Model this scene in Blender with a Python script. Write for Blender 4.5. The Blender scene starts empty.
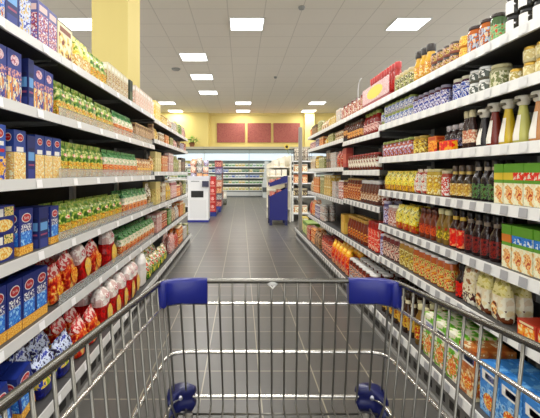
import bpy, math, random
from mathutils import Vector, Matrix

# ------------------------------------------------------------------ camera, world, exposure
SC = bpy.context.scene
COL = SC.collection
cam_d = bpy.data.cameras.new('camera')
cam = bpy.data.objects.new('camera', cam_d)
COL.objects.link(cam)
cam.location = (0, 0, 1.20)
cam.rotation_euler = (math.radians(90), 0, 0)
cam_d.sensor_width = 36.0
cam_d.lens = 26.67
cam_d.shift_x = (270 - 241) / 540
cam_d.shift_y = -(209 - 172.7) / 540
cam_d.clip_start = 0.02
SC.camera = cam

world = bpy.data.worlds.new('world')
SC.world = world
world.use_nodes = True
bg = world.node_tree.nodes['Background']
bg.inputs[0].default_value = (0.95, 0.97, 1.0, 1)
bg.inputs[1].default_value = 2.9       # outside light let in by unseen window openings added to brighten the ceiling

SC.view_settings.view_transform = 'Standard'
SC.view_settings.look = 'None'
SC.view_settings.gamma = 1
SC.view_settings.use_curve_mapping = False
SC.view_settings.exposure = 0.0
LAMP_W = 37.0          # watts of each ceiling light's area lamp
LAMP_E = 5.0           # glow of its diffuser
CEIL = 4.27

# ------------------------------------------------------------------ materials
def lin(c):
    c = c / 255.0
    return c / 12.92 if c <= 0.04045 else ((c + 0.055) / 1.055) ** 2.4
def rgb(h):
    return (lin(int(h[0:2], 16)), lin(int(h[2:4], 16)), lin(int(h[4:6], 16)), 1)
MATS = {}
def mat(h, rough=0.5, metal=0.0, coat=0.0):
    k = (h, rough, metal, coat)
    if k in MATS: return MATS[k]
    m = bpy.data.materials.new('paint_' + h)
    m.use_nodes = True
    b = m.node_tree.nodes['Principled BSDF']
    b.inputs['Base Color'].default_value = rgb(h)
    b.inputs['Roughness'].default_value = rough
    b.inputs['Metallic'].default_value = metal
    b.inputs['Coat Weight'].default_value = coat
    MATS[k] = m
    return m
def ink(h):
    """print inks: a little deeper and more saturated than the palette code"""
    c = [int(h[i:i+2], 16) for i in (0, 2, 4)]; g = sum(c) / 3
    c = [g + (v - g)*1.12 for v in c]
    c = [max(8, min(250, (v - 128)*1.18 + 116)) for v in c]
    return (lin(c[0]), lin(c[1]), lin(c[2]), 1)
def pr(cols, scale=35, rough=0.35, stretch=(1, 1, 1), detail=1.0):
    """printed surface: blotches of several inks (object space, so every copy has the same print)"""
    k = ('pr', tuple(cols), scale, rough, stretch)
    if k in MATS: return MATS[k]
    m = bpy.data.materials.new('print_' + cols[0])
    m.use_nodes = True
    nt = m.node_tree; N = nt.nodes; L = nt.links
    b = N['Principled BSDF']
    b.inputs['Roughness'].default_value = rough
    tc = N.new('ShaderNodeTexCoord')
    mp = N.new('ShaderNodeMapping'); mp.inputs['Scale'].default_value = stretch
    nz = N.new('ShaderNodeTexNoise'); nz.inputs['Scale'].default_value = scale * 1.5; nz.inputs['Detail'].default_value = detail + 1.2
    cr = N.new('ShaderNodeValToRGB'); cr.color_ramp.interpolation = 'CONSTANT'
    el = cr.color_ramp.elements
    n = len(cols)
    lo, hi = 0.36, 0.62
    while len(el) < n: el.new(0.5)
    for i in range(n):
        el[i].position = 0 if i == 0 else lo + (hi - lo) * (i - 0.5) / max(1, n - 1)
    for i, c in enumerate(cols): el[i].color = ink(c)
    L.new(tc.outputs['Object'], mp.inputs[0]); L.new(mp.outputs[0], nz.inputs['Vector'])
    L.new(nz.outputs['Fac'], cr.inputs[0]); L.new(cr.outputs[0], b.inputs['Base Color'])
    MATS[k] = m
    return m
def emis(h, s):
    m = bpy.data.materials.new('glow_' + h); m.use_nodes = True
    b = m.node_tree.nodes['Principled BSDF']
    b.inputs['Base Color'].default_value = rgb(h)
    b.inputs['Emission Color'].default_value = rgb(h)
    b.inputs['Emission Strength'].default_value = s
    return m
def glass(h, a=0.35):
    m = bpy.data.materials.new('clear_plastic'); m.use_nodes = True
    b = m.node_tree.nodes['Principled BSDF']
    b.inputs['Base Color'].default_value = rgb(h)
    b.inputs['Roughness'].default_value = 0.2
    b.inputs['Alpha'].default_value = a
    return m
def grid_mat(name, base, line, sx, sy, ox, oy, lw, rough, vary=0.08, bump=False):
    m = bpy.data.materials.new(name); m.use_nodes = True
    nt = m.node_tree; N = nt.nodes; L = nt.links
    b = N['Principled BSDF']; b.inputs['Roughness'].default_value = rough
    tc = N.new('ShaderNodeTexCoord')
    sp = N.new('ShaderNodeSeparateXYZ'); L.new(tc.outputs['Object'], sp.inputs[0])
    def M(op, a, v=None):
        n = N.new('ShaderNodeMath'); n.operation = op
        if isinstance(a, (int, float)): n.inputs[0].default_value = a
        else: L.new(a, n.inputs[0])
        if v is not None:
            if isinstance(v, (int, float)): n.inputs[1].default_value = v
            else: L.new(v, n.inputs[1])
        return n.outputs[0]
    def axis(o, off, s):
        t = M('DIVIDE', M('SUBTRACT', o, off), s)
        f = M('FRACT', t)
        d = M('MINIMUM', f, M('SUBTRACT', 1.0, f))
        return M('LESS_THAN', M('MULTIPLY', d, s), lw / 2), M('FLOOR', t)
    ax, fx = axis(sp.outputs[0], ox, sx); ay, fy = axis(sp.outputs[1], oy, sy)
    ln = M('MAXIMUM', ax, ay)
    cb = N.new('ShaderNodeCombineXYZ'); L.new(fx, cb.inputs[0]); L.new(fy, cb.inputs[1])
    wn = N.new('ShaderNodeTexWhiteNoise'); wn.noise_dimensions = '2D'; L.new(cb.outputs[0], wn.inputs['Vector'])
    nz = N.new('ShaderNodeTexNoise'); nz.inputs['Scale'].default_value = 9; nz.inputs['Detail'].default_value = 5
    L.new(tc.outputs['Object'], nz.inputs['Vector'])
    v = M('ADD', M('MULTIPLY', wn.outputs['Value'], vary), M('MULTIPLY', nz.outputs['Fac'], vary))
    v = M('ADD', v, 1 - vary)
    hs = N.new('ShaderNodeMix'); hs.data_type = 'RGBA'; hs.blend_type = 'MULTIPLY'; hs.inputs[0].default_value = 1
    hs.inputs[6].default_value = rgb(base); L.new(v, hs.inputs[7])
    mx = N.new('ShaderNodeMix'); mx.data_type = 'RGBA'
    L.new(ln, mx.inputs[0]); L.new(hs.outputs[2], mx.inputs[6]); mx.inputs[7].default_value = rgb(line)
    L.new(mx.outputs[2], b.inputs['Base Color'])
    return m
def wall_mat(h):
    m = bpy.data.materials.new('painted_wall'); m.use_nodes = True
    nt = m.node_tree; N = nt.nodes; L = nt.links
    b = N['Principled BSDF']; b.inputs['Roughness'].default_value = 0.7
    nz = N.new('ShaderNodeTexNoise'); nz.inputs['Scale'].default_value = 3; nz.inputs['Detail'].default_value = 6
    cr = N.new('ShaderNodeValToRGB')
    c = rgb(h)
    cr.color_ramp.elements[0].color = (c[0]*.9, c[1]*.9, c[2]*.88, 1); cr.color_ramp.elements[1].color = c
    L.new(nz.outputs['Fac'], cr.inputs[0]); L.new(cr.outputs[0], b.inputs['Base Color'])
    return m

# ------------------------------------------------------------------ mesh building
class MB:
    def __init__(s): s.v = []; s.f = []; s.m = []; s.mats = []; s.sm = []
    def mi(s, m):
        if m not in s.mats: s.mats.append(m)
        return s.mats.index(m)
    def add(s, vs, fs, m, smooth=False):
        o = len(s.v); s.v += [tuple(v) for v in vs]; k = s.mi(m)
        for f in fs: s.f.append(tuple(i + o for i in f)); s.m.append(k); s.sm.append(smooth)
        return s
    def box(s, x0, x1, y0, y1, z0, z1, m):
        vs = [(x0,y0,z0),(x1,y0,z0),(x1,y1,z0),(x0,y1,z0),(x0,y0,z1),(x1,y0,z1),(x1,y1,z1),(x0,y1,z1)]
        return s.add(vs, [(0,3,2,1),(4,5,6,7),(0,1,5,4),(1,2,6,5),(2,3,7,6),(3,0,4,7)], m)
    def lathe(s, prof, m, a0=0, a1=360, seg=14, cx=0, cy=0, sy=1.0):
        full = abs(a1 - a0) >= 360
        n = seg if full else seg + 1
        vs = []
        for r, z in prof:
            for i in range(n):
                a = math.radians(a0 + (a1 - a0) * i / seg)
                vs.append((cx + r * math.cos(a), cy + r * math.sin(a) * sy, z))
        fs = []
        for j in range(len(prof) - 1):
            for i in range(seg):
                i2 = (i + 1) % n
                fs.append((j*n+i, j*n+i2, (j+1)*n+i2, (j+1)*n+i))
        s.add(vs, fs, m, True)
        if full:
            for j, fl in ((0, True), (len(prof)-1, False)):
                if prof[j][0] > 1e-4:
                    base = [(cx + prof[j][0]*math.cos(math.radians(360*i/seg)), cy + prof[j][0]*math.sin(math.radians(360*i/seg))*sy, prof[j][1]) for i in range(seg)]
                    idx = tuple(range(seg))
                    s.add(base, [idx[::-1] if fl else idx], m)
        return s
    def tube(s, pts, r, m, seg=8, closed=False):
        pts = [Vector(p) for p in pts]; n = len(pts)
        vs = []; up = Vector((0, 0, 1))
        prev = None
        for i, p in enumerate(pts):
            a = pts[(i-1) % n] if (closed or i > 0) else p
            b = pts[(i+1) % n] if (closed or i < n-1) else p
            t = (b - a).normalized()
            if prev is None:
                u = t.cross(up) if abs(t.dot(up)) < 0.95 else t.cross(Vector((1, 0, 0)))
            else:
                u = prev - t * prev.dot(t)
            u.normalize(); prev = u; w = t.cross(u)
            for k in range(seg):
                q = 2 * math.pi * k / seg
                vs.append(p + (u * math.cos(q) + w * math.sin(q)) * r)
        fs = []
        for i in range(n if closed else n - 1):
            j = (i + 1) % n
            for k in range(seg):
                k2 = (k + 1) % seg
                fs.append((i*seg+k, i*seg+k2, j*seg+k2, j*seg+k))
        if not closed:
            fs.append(tuple(range(seg))[::-1]); fs.append(tuple((n-1)*seg + k for k in range(seg)))
        return s.add(vs, fs, m, True)
    def poly(s, pts, m): return s.add(pts, [tuple(range(len(pts)))], m)
    def prism(s, pts, y0, y1, m):
        """outline in x,z extruded from y0 to y1"""
        n = len(pts)
        vs = [(x, y0, z) for x, z in pts] + [(x, y1, z) for x, z in pts]
        fs = [tuple(range(n)), tuple(range(n, 2*n))[::-1]] + [(i, i+n, (i+1) % n + n, (i+1) % n) for i in range(n)]
        return s.add(vs, fs, m)
    def blob(s, c, r, m, sc=(1, 1, 1), seg=10, rings=7):
        vs = []; fs = []
        for j in range(rings + 1):
            t = math.pi * j / rings
            for i in range(seg):
                a = 2 * math.pi * i / seg
                vs.append((c[0]+r*sc[0]*math.sin(t)*math.cos(a), c[1]+r*sc[1]*math.sin(t)*math.sin(a), c[2]-r*sc[2]*math.cos(t)))
        for j in range(rings):
            for i in range(seg):
                i2 = (i+1) % seg
                fs.append((j*seg+i, j*seg+i2, (j+1)*seg+i2, (j+1)*seg+i))
        return s.add(vs, fs, m, True)
    def merge(s, o):
        off = len(s.v); s.v += o.v
        for f, k, sm in zip(o.f, o.m, o.sm):
            s.f.append(tuple(i + off for i in f)); s.m.append(s.mi(o.mats[k])); s.sm.append(sm)
        return s
    def mesh(s, name):
        me = bpy.data.meshes.new(name); me.from_pydata(s.v, [], s.f)
        for m in s.mats: me.materials.append(m)
        me.polygons.foreach_set('material_index', s.m); me.polygons.foreach_set('use_smooth', s.sm)
        me.update(); return me
    def build(s, name, parent=None, label=None, kind=None):
        o = bpy.data.objects.new(name, s.mesh(name)); COL.objects.link(o)
        if parent is not None: o.parent = parent
        if label: o['label'] = label
        if kind: o['kind'] = kind
        return o
def empty(name, loc=(0, 0, 0), rz=0, label=None, cat=None, group=None):
    o = bpy.data.objects.new(name, None); COL.objects.link(o); o.location = loc; o.rotation_euler = (0, 0, rz)
    tag(o, label, cat, group); return o
def tag(o, label=None, cat=None, group=None, kind=None):
    if label: o['label'] = label
    if cat: o['category'] = cat
    if group: o['group'] = group
    if kind: o['kind'] = kind
    return o
def copy_tree(o, parent=None):
    c = o.copy(); COL.objects.link(c); c.parent = parent
    for ch in list(KIDS.get(o.name, [])): copy_tree(ch, c)
    return c
KIDS = {}

# ------------------------------------------------------------------ setting
WHITE = mat('f0f0ee', 0.4); OFF = mat('dcdcd6', 0.5)
floor_m = grid_mat('floor_tiles', '5d5b57', 'a39c88', 0.323, 0.300, 0.43, 0.02, 0.007, 0.33, 0.16)
ceil_m = grid_mat('ceiling_tiles', 'ece4d6', 'd5cdbf', 0.70, 0.766, -0.25, 0.6, 0.018, 0.9, 0.02)
yel = wall_mat('dac678')
MB().box(-9, 9, -4, 20.9, -0.1, 0, floor_m).build('floor', kind='structure')
MB().box(-9, 9, -4, 20.9, CEIL, CEIL + 0.1, ceil_m).build('ceiling', kind='structure')
MB().box(-9, 9, 20.7, 20.9, 0, CEIL, yel).build('wall_back', kind='structure')
wn = 5
for nm, x0, x1 in (('left', -9.2, -9), ('right', 9, 9.2)):  # side walls, with unseen window openings added to light the ceiling
    w_ = MB().box(x0, x1, -4, 20.9, 0, .5, yel).box(x0, x1, -4, 20.9, 4.1, CEIL, yel).box(x0, x1, 17.0, 20.9, .5, 4.1, yel)
    for y_ in (-4, 0, 4, 8, 12, 16.6): w_.box(x0, x1, y_, y_ + .4, .5, 4.1, yel)
    w_.build('wall_' + nm, kind='structure')
    for y_ in (-3.6, .4, 4.4, 8.4, 12.4):
        wf = MB(); xm = (x0 + x1)/2; ye = y_ + (4.2 if y_ > 12 else 3.6)
        for a in ((y_, y_+.06, .5, 4.1), (ye-.06, ye, .5, 4.1), (y_+.06, ye-.06, .5, .56), (y_+.06, ye-.06, 4.04, 4.1)):
            wf.box(xm-.03, xm+.03, a[0], a[1], a[2], a[3], mat('5a5c60', .4))
        wf.build('added_window_%d' % wn, kind='structure'); wn += 1
fw = MB().box(-9, 9, -4.2, -4, 0, .35, yel).box(-9, 9, -4.2, -4, 4.0, CEIL, yel)  # wall behind the camera; its window openings are put in for more ceiling light
for xx in (-9, -4.7, -.2, 4.3, 8.6): fw.box(xx, xx+.4, -4.2, -4, .35, 4.0, yel)
fw.build('wall_front', kind='structure')
for i, xx in enumerate((-8.6, -4.3, .2, 4.7)):  # frames of the added openings, out of view
    wf = MB()
    for a in ((xx, xx+.06, .35, 4.0), (xx+3.84, xx+3.9, .35, 4.0), (xx+.06, xx+3.84, .35, .41), (xx+.06, xx+3.84, 3.94, 4.0), (xx+1.92, xx+1.98, .41, 3.94)):
        wf.box(a[0], a[1], -4.14, -4.08, a[2], a[3], mat('5a5c60', .4))
    wf.build('added_window_%d' % (i+1), kind='structure')
MB().box(-9, -1.66, 20.4, 20.7, 0, CEIL, yel).build('trim_1', kind='structure')
MB().box(3.25, 3.75, 20.35, 20.7, 0, CEIL, wall_mat('dccb84')).build('trim_2', kind='structure')
MB().box(-9, 9, 20.64, 20.7, CEIL - 0.10, CEIL, mat('d8c47c', 0.7)).build('trim_3', kind='structure')
MB().box(-1.86, -1.41, 4.98, 5.58, 0, CEIL, wall_mat('cdbb72')).build('trim_4', kind='structure')

# ceiling lights
lamp_face = emis('ffffff', LAMP_E)
def ceiling_light(x, y, lab):
    t = empty('ceiling_light', (x, y, CEIL), 0, lab, 'ceiling light', 'square panel lights in the ceiling')
    w = 0.33
    MB().box(-w, w, -w, w, -0.012, -0.004, lamp_face).build('diffuser', t)
    f = MB(); k = w + 0.025
    for a in ((-k, k, -k, -w), (-k, k, w, k), (-k, -w, -w, w), (w, k, -w, w)): f.box(*a, -0.018, -0.001, OFF)
    f.build('frame', t)
    ld = bpy.data.lights.new('lamp', 'AREA'); ld.shape = 'SQUARE'; ld.size = 0.62; ld.energy = LAMP_W; ld.color = (1, 0.98, 0.94)
    lo = bpy.data.objects.new('lamp', ld); COL.objects.link(lo); lo.parent = t; lo.location = (0, 0, -0.02)
    return t
rows = [8.26, 10.6, 12.8, 15.3, 17.6, 19.85]
names = {(0.12, 8.26): 'largest glowing square ceiling light, directly above the middle of the aisle',
 (3.44, 8.26): 'bright square ceiling light at right, above the stacked jars of the right shelves',
 (-3.3, 8.26): 'bright square ceiling light beside the yellow column, over the left shelf',
 (-1.25, 10.6): 'square ceiling light left of centre, nearest of its row of three',
 (-1.25, 12.8): 'square ceiling light left of centre, middle of its row of three',
 (-1.25, 15.3): 'square ceiling light left of centre, farthest of its row of three',
 (0.1, 17.6): 'small square ceiling light over the red panels, nearer of the two',
 (0.1, 19.85): 'small square ceiling light touching the yellow back wall above red panels',
 (-3.25, 17.6): 'far left square ceiling light, nearer of the pair',
 (-3.25, 19.85): 'far left square ceiling light close to the yellow back wall',
 (3.35, 17.6): 'far right square ceiling light, nearer of the pair',
 (3.35, 19.85): 'far right square ceiling light close to the yellow back wall'}
for (x, y), l in names.items(): ceiling_light(x, y, l)
for y in (-2.0, 1.3, 3.6, 5.9):
    for x in (0.1, -3.3, 3.4):
        ceiling_light(x, y, 'square ceiling light above the camera, %s column, %s row' % ({.1: 'middle', -3.3: 'left', 3.4: 'right'}[x], {-2.0: 'rearmost', 1.3: 'second', 3.6: 'third', 5.9: 'foremost'}[y]))
for y in (1.3, 5.9):
    for x in (-6.8, 6.8): ceiling_light(x, y, 'square ceiling light near the %s side wall, %s one' % ('left' if x < 0 else 'right', 'nearer' if y < 3 else 'farther'))
def detector(name, x, y, r, lab, cat):
    o = MB().lathe([(r, 0), (r, -0.02), (r*0.75, -0.05), (r*0.3, -0.06), (0.001, -0.06)], mat('8b8a84', 0.5), seg=16).build(name)
    o.location = (x, y, CEIL); tag(o, lab, cat)
detector('ceiling_speaker', -1.92, 11.8, 0.13, 'grey round speaker in the ceiling left of the centre lights', 'speaker')
detector('smoke_detector', 1.12, 7.4, 0.06, 'small grey smoke detector high in the ceiling right of the centre light', 'smoke detector')
detector('sprinkler_head', 1.1, 12.8, 0.05, 'tiny grey sprinkler head in the middle of the ceiling', 'sprinkler')

# ------------------------------------------------------------------ shelving
dark = mat('1c1b1b', 0.6); under = mat('454443', 0.55); rail_w = mat('eaeae6', 0.35)
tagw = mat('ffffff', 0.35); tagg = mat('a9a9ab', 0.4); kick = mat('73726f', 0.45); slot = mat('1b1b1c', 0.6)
steel = mat('8d8c88', 0.35, 0.6); upr = mat('cfcdc6', 0.5); clearp = glass('dfe4e0', 0.3)
LR, LL = 1.056, 0.90
ZR = {0: [1.738, 1.54, 1.294, 1.049, .789, .545, .16], 1: [1.738, 1.496, 1.2, .912, .527, .16], 2: [1.738, 1.54, 1.235, .89, .53, .16]}
ZL = {0: [1.77, 1.465, 1.151, .826, .507, .15], 1: [1.75, 1.535, 1.19, .825, .507, .15]}
SHELF_T = 0.022       # shelf surface above the lip centre
def zr(y):
    if y > 6.40: return [.16]
    return ZR[0] if y < 3.08 else (ZR[1] if y < 4.17 else ZR[2])
def zl(y): return ZL[0] if y < 4.19 else ZL[1]
ORD = ['top', 'second', 'third', 'fourth', 'fifth', 'sixth', 'lowest']
def shelving(side, y0, y1, zs, lab, riser=(), tags=10, tagpat='alt'):
    rm = rail_w if side == 'R' else mat('d6d6d3', .35)
    s = 1 if side == 'R' else -1
    L = LR if side == 'R' else LL
    D = 0.42
    root = empty('shelving_unit', (s * L, (y0 + y1) / 2, 0), 0, lab, 'shelving unit', 'shelving units along the aisle')
    h = (y1 - y0) / 2; e = 0.0015
    def X(a, b): return (min(s*a, s*b), max(s*a, s*b))
    zt = zs[0] + 0.03
    MB().box(*X(D, D+0.03), -h+e, h-e, 0.0, zt, dark).build('back_panel', root)
    for q in (-1, 1):
        MB().box(*X(D-0.03, D-0.001), min(q*(h-e), q*(h-0.03)), max(q*(h-e), q*(h-0.03)), 0.0, zt, upr).build('upright', root)
    for i, z in enumerate(zs):
        base = (i == len(zs) - 1)
        f = -0.06 if base else 0.0
        sh = MB().box(*X(f + 0.012, D - 0.031), -h+e, h-e, z - 0.012, z + SHELF_T, under)
        so = sh.build('shelf', root)
        r = MB()
        # sloping price rail
        x0, x1 = s*f, s*(f + 0.012)
        vs = [(x0+s*0.006, -h+e, z+0.023), (x0, -h+e, z-0.022), (x1, -h+e, z-0.022), (x1, -h+e, z+0.023)]
        vs += [(a, h-e, c) for a, _, c in vs]
        r.add(vs, [(0,1,2,3),(7,6,5,4),(0,4,5,1),(1,5,6,2),(2,6,7,3),(3,7,4,0)], rm)
        r.build('price_rail', so)
        n = tags
        for k in range(n):
            w = 0.023 if tagpat == 'alt' else 0.026
            yc = -h + (k + 0.5) * 2*h/n
            if tagpat != 'alt': yc += random.uniform(-0.04, 0.04)
            tb = MB()
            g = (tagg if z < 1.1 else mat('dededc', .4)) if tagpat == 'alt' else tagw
            a0 = x0 + s*0.0055 - s*0.003; a1 = x0 + s*0.0007 - s*0.003
            tb.add([(a0, yc-w, z+0.018), (a1, yc-w, z-0.018), (a1, yc+w, z-0.018), (a0, yc+w, z+0.018)], [(0, 1, 2, 3)], g)
            tb.build('price_tag', so)
        if not base:
            for q in (-1, 1):
                b = MB()
                yy = q * (h - 0.035)
                b.add([(s*0.04, yy-.003, z-0.013), (s*(D-.03), yy-.003, z-0.013), (s*(D-.03), yy-.003, z-0.045), (s*0.04, yy-.003, z-0.022),
                       (s*0.04, yy+.003, z-0.013), (s*(D-.03), yy+.003, z-0.013), (s*(D-.03), yy+.003, z-0.045), (s*0.04, yy+.003, z-0.022)],
                      [(0,1,2,3),(7,6,5,4),(3,2,6,7),(0,3,7,4),(1,5,6,2)], steel)
                b.build('bracket', so)
        if i in riser:
            rb = MB()
            rb.box(*X(0.018, 0.021), -h+0.01, h-0.01, z+SHELF_T, z+SHELF_T+0.045, clearp)
            rb.tube([(s*0.0195, -h+0.01, z+SHELF_T+0.047), (s*0.0195, h-0.01, z+SHELF_T+0.047)], 0.002, steel, 5)
            rb.build('front_riser', so)
    k = MB().box(*X(-0.03, 0.0), -h+e, h-e, 0.0, zs[-1]-0.024, kick)
    n = max(3, int(round((y1-y0) / 0.136)))
    for j in range(n):
        yc = -h + (j + 0.5) * 2*h/n
        k.box(*X(-0.032, -0.0295), yc-0.045, yc+0.045, 0.045, 0.085, slot)
    k.box(*X(-0.045, -0.03), -h+e, h-e, 0.0, 0.02, mat('9b9a96', 0.4))
    k.build('kick_panel', root)
    return root
random.seed(5)
yb = [-0.19, 0.90, 1.99, 3.08, 4.17, 5.26, 6.35, 7.44]
wr = ['right shelving unit beside the cart handle, holding jars and green cartons above blue boxes',
 'right shelving unit nearest the camera, with cone sauce bottles and green cartons',
 'second right shelving unit, with dark bottles and yellow bags next to the blue cart corner',
 'third right shelving unit, whose shelves step lower, under the red display with yellow oval',
 'fourth right shelving unit, with brown jars and orange packets',
 'fifth right shelving unit, with cream and yellow jars',
 'low end deck of the right shelves under the grey post']
for i in range(7): shelving('R', yb[i], yb[i+1], zr((yb[i]+yb[i+1])/2), wr[i])
yl = [-0.17, 0.92, 2.01, 3.10, 4.19, 5.49, 6.80]
wl = ['left shelving unit beside the cart handle, partly out of the picture',
 'left shelving unit nearest the camera, full of blue pasta boxes',
 'second left shelving unit, with green pasta bags behind clear risers',
 'third left shelving unit, with red, white and green bags in front of the yellow column',
 'fourth left shelving unit, with yellow and brown cartons',
 'farthest left shelving unit, ending at the white cabinet']
for i in range(6): shelving('L', yl[i], yl[i+1], zl((yl[i]+yl[i+1])/2), wl[i], riser=(1, 2, 3, 4) if i in (2, 3) else (), tags=3, tagpat='w')

# ------------------------------------------------------------------ product builders
# every builder returns (name, category, [(part name, MB), ...], width, depth, height); front faces local -Y
def text_mesh(body, size):
    c = bpy.data.curves.new('t', 'FONT'); c.body = body; c.size = size; c.align_x = 'CENTER'; c.align_y = 'CENTER'
    o = bpy.data.objects.new('t', c); COL.objects.link(o)
    dg = bpy.context.evaluated_depsgraph_get(); dg.update()
    me = o.evaluated_get(dg).to_mesh()
    vs = [tuple(v.co) for v in me.vertices]; fs = [tuple(p.vertices) for p in me.polygons]
    o.to_mesh_clear(); bpy.data.objects.remove(o); bpy.data.curves.remove(c)
    return vs, fs
TXT = text_mesh('Barilla', 1.0)
def decal(mb, w, d, h, face, dd):
    """prints on a face of a w x d x h box; face F front, L / R sides"""
    kind = dd[0]; off = 0.0006
    W = w if face == 'F' else d
    def P(x, z, lift=1):
        x = (x - 0.5) * W
        if face == 'F': return (x, -d/2 - off*lift, z*h)
        if face == 'L': return (-w/2 - off*lift, -x, z*h)
        return (w/2 + off*lift, x, z*h)
    if kind == 'r':
        _, x0, z0, x1, z1, m = dd
        mb.add([P(x0, z0), P(x1, z0), P(x1, z1), P(x0, z1)], [(0, 1, 2, 3)], m)
    elif kind == 'p':
        mb.add([P(x, z) for x, z in dd[1]], [tuple(range(len(dd[1])))], dd[2])
    elif kind == 'o':
        _, cx, cz, rx, rz, m = dd[:6]; lift = dd[6] if len(dd) > 6 else 2
        mb.add([P(cx + rx*math.cos(a*math.pi/9), cz + rz*math.sin(a*math.pi/9), lift) for a in range(18)], [tuple(range(18))], m)
    elif kind == 't':
        _, cx, cz, s, m = dd; vs, fs = TXT
        mb.add([P(cx + x*s, cz + y*s*W/h, 4) for x, y, _ in vs], fs, m)
def carton(w, d, h, base, dec, name='carton', cat='box', sides=True, top=None):
    mb = MB().box(-w/2, w/2, -d/2, d/2, 0, h, base)
    if top: mb.box(-w/2, w/2, -d/2, d/2, h, h + 0.0008, top)
    for dd in dec:
        for f in (('F', 'L', 'R') if sides else ('F',)): decal(mb, w, d, h, f, dd)
    return (name, cat, [(None, mb)], w, d, h)
def lumpy(mb_pts, seed, amp): pass
def bag(w, d, h, bands, name='pasta_bag', crimp=True, extra=None, seed=1):
    """soft packet: bands = [(t_from, t_to, material)], t in 0..1 of the height; crimped top or round top"""
    rnd = random.Random(seed)
    if crimp:
        prof = [(0, .90, .70), (.04, .97, .95), (.15, 1, 1.05), (.3, 1, 1.08), (.45, .99, 1.05), (.6, .98, .95), (.72, .97, .78), (.82, .96, .5), (.88, .96, .2), (.92, .97, .07), (1.0, .98, .05)]
    else:
        prof = [(0, .86, .75), (.05, .96, .95), (.2, 1, 1.05), (.35, 1, 1.05), (.48, .95, .98), (.6, 1.0, 1.0), (.72, 1.02, 1.0), (.84, .92, .85), (.93, .7, .6), (.98, .4, .3), (1.0, .1, .08)]
    n = 14; rings = []
    for t, a, b in prof:
        ring = []
        for i in range(n):
            q = 2*math.pi*i/n
            cx, sy = math.cos(q), math.sin(q)
            ex = math.copysign(abs(cx)**0.6, cx); ey = math.copysign(abs(sy)**0.6, sy)
            j = 1 + rnd.uniform(-.05, .05) * (0.5 if t > .85 else 1)
            ring.append((ex*w/2*a*j, ey*d/2*b*(1 + rnd.uniform(-.08, .08)), t*h + rnd.uniform(-.006, .006)*h*(t > 0)))
        rings.append(ring)
    mb = MB()
    for k in range(len(prof) - 1):
        tm = (prof[k][0] + prof[k+1][0]) / 2
        m = bands[-1][2]
        for a, b, mm in bands:
            if a <= tm < b: m = mm
        for i in range(n):
            i2 = (i+1) % n
            mb.add([rings[k][i], rings[k][i2], rings[k+1][i2], rings[k+1][i]], [(0, 1, 2, 3)], m, True)
    mb.add(rings[0], [tuple(range(n))[::-1]], bands[0][2]); mb.add(rings[-1], [tuple(range(n))], bands[-1][2])
    if extra:
        for cx, cz, rx, rz, m in extra:   # printed patch following the bulge
            pts = [(0, cz*h)]
            def dep(z):
                t = z/h
                for a, b in zip(prof, prof[1:]):
                    if a[0] <= t <= b[0]: return -(d/2)*((a[2] + (b[2]-a[2])*(t-a[0])/(b[0]-a[0])))*1.09 - 0.002
                return -d/2
            ring = [((cx + rx*math.cos(a*math.pi/8))*w, (cz + rz*math.sin(a*math.pi/8))*h) for a in range(16)]
            c = (cx*w, dep(cz*h), cz*h)
            vs = [c] + [(x, dep(z), z) for x, z in ring]
            mb.add(vs, [(0, i+1, (i+1) % 16 + 1) for i in range(16)], m)
    return (name, 'bag', [(None, mb)], w, d, h)
def jar(r, h, glass_m, lid_m, label_m, name='jar', lidh=0.016, lab=(.22, .78), neck=0.9, arc=(150, 390)):
    b = MB().lathe([(r*.9, 0), (r, .004), (r, h*.78), (r*neck*.92, h - lidh*1.1), (r*neck*.9, h-.002)], glass_m)
    l = MB().lathe([(r*neck*.97, h - lidh), (r*neck, h - lidh*.9), (r*neck, h-.002), (r*neck*.95, h)], lid_m)
    g = MB().lathe([(r*1.012, h*lab[0]*.9), (r*1.012, h*min(lab[1], .76))], label_m, arc[0], arc[1], 12)
    return (name, 'jar', [('glass_body', b), ('lid', l), ('paper_label', g)], 2*r, 2*r, h)
def bottle(r, h, glass_m, cap_m, label_m, name='bottle', sh=.55, nr=.36, caph=.03, lab=(.15, .48), necklab=None):
    b = MB().lathe([(r*.9, 0), (r, .005), (r, h*sh), (r*.8, h*(sh+.09)), (r*nr*1.1, h*(sh+.2)), (r*nr, h-caph*.6), (r*nr, h-.004)], glass_m)
    c = MB().lathe([(r*nr*1.18, h-caph), (r*nr*1.25, h-caph*.9), (r*nr*1.25, h-.003), (r*nr*1.05, h)], cap_m, seg=12)
    g = MB().lathe([(r*1.012, h*lab[0]), (r*1.012, h*lab[1])], label_m, 150, 390, 12)
    ps = [('glass_body', b), ('cap', c), ('paper_label', g)]
    if necklab: ps.append(('neck_label', MB().lathe([(r*nr*1.17, h*(sh+.23)), (r*nr*1.12, h*(sh+.32))], necklab, seg=10)))
    return (name, 'bottle', ps, 2*r, 2*r, h)
def cone_bottle(sauce, h=0.205, r=0.033):
    ch = 0.036
    b = MB().lathe([(r*.92, 0), (r, .006), (r*.98, .03), (r*.42, h-ch-.012), (r*.40, h-ch)], mat(sauce, .25))
    g = MB().lathe([(r*1.0, .012), (r*.985, .035), (r*.56, h-ch-.04)], mat('f7f2e4', .4), 165, 300, 10)
    cm = mat('efe9d6', .35)
    c = MB().lathe([(r*.45, h-ch-.002), (r*.62, h-ch+.004), (r*.62, h-ch+.014), (r*.80, h-ch+.018), (r*.86, h-.006), (r*.78, h)], cm)
    c.box(-r*.45, r*.45, -r*.89, -r*.6, h-.024, h-.014, mat('6b6552', .6))
    return ('sauce_bottle', 'bottle', [('plastic_body', b), ('flip_cap', c), ('paper_label', g)], 2*r, 2*r, h)
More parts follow.
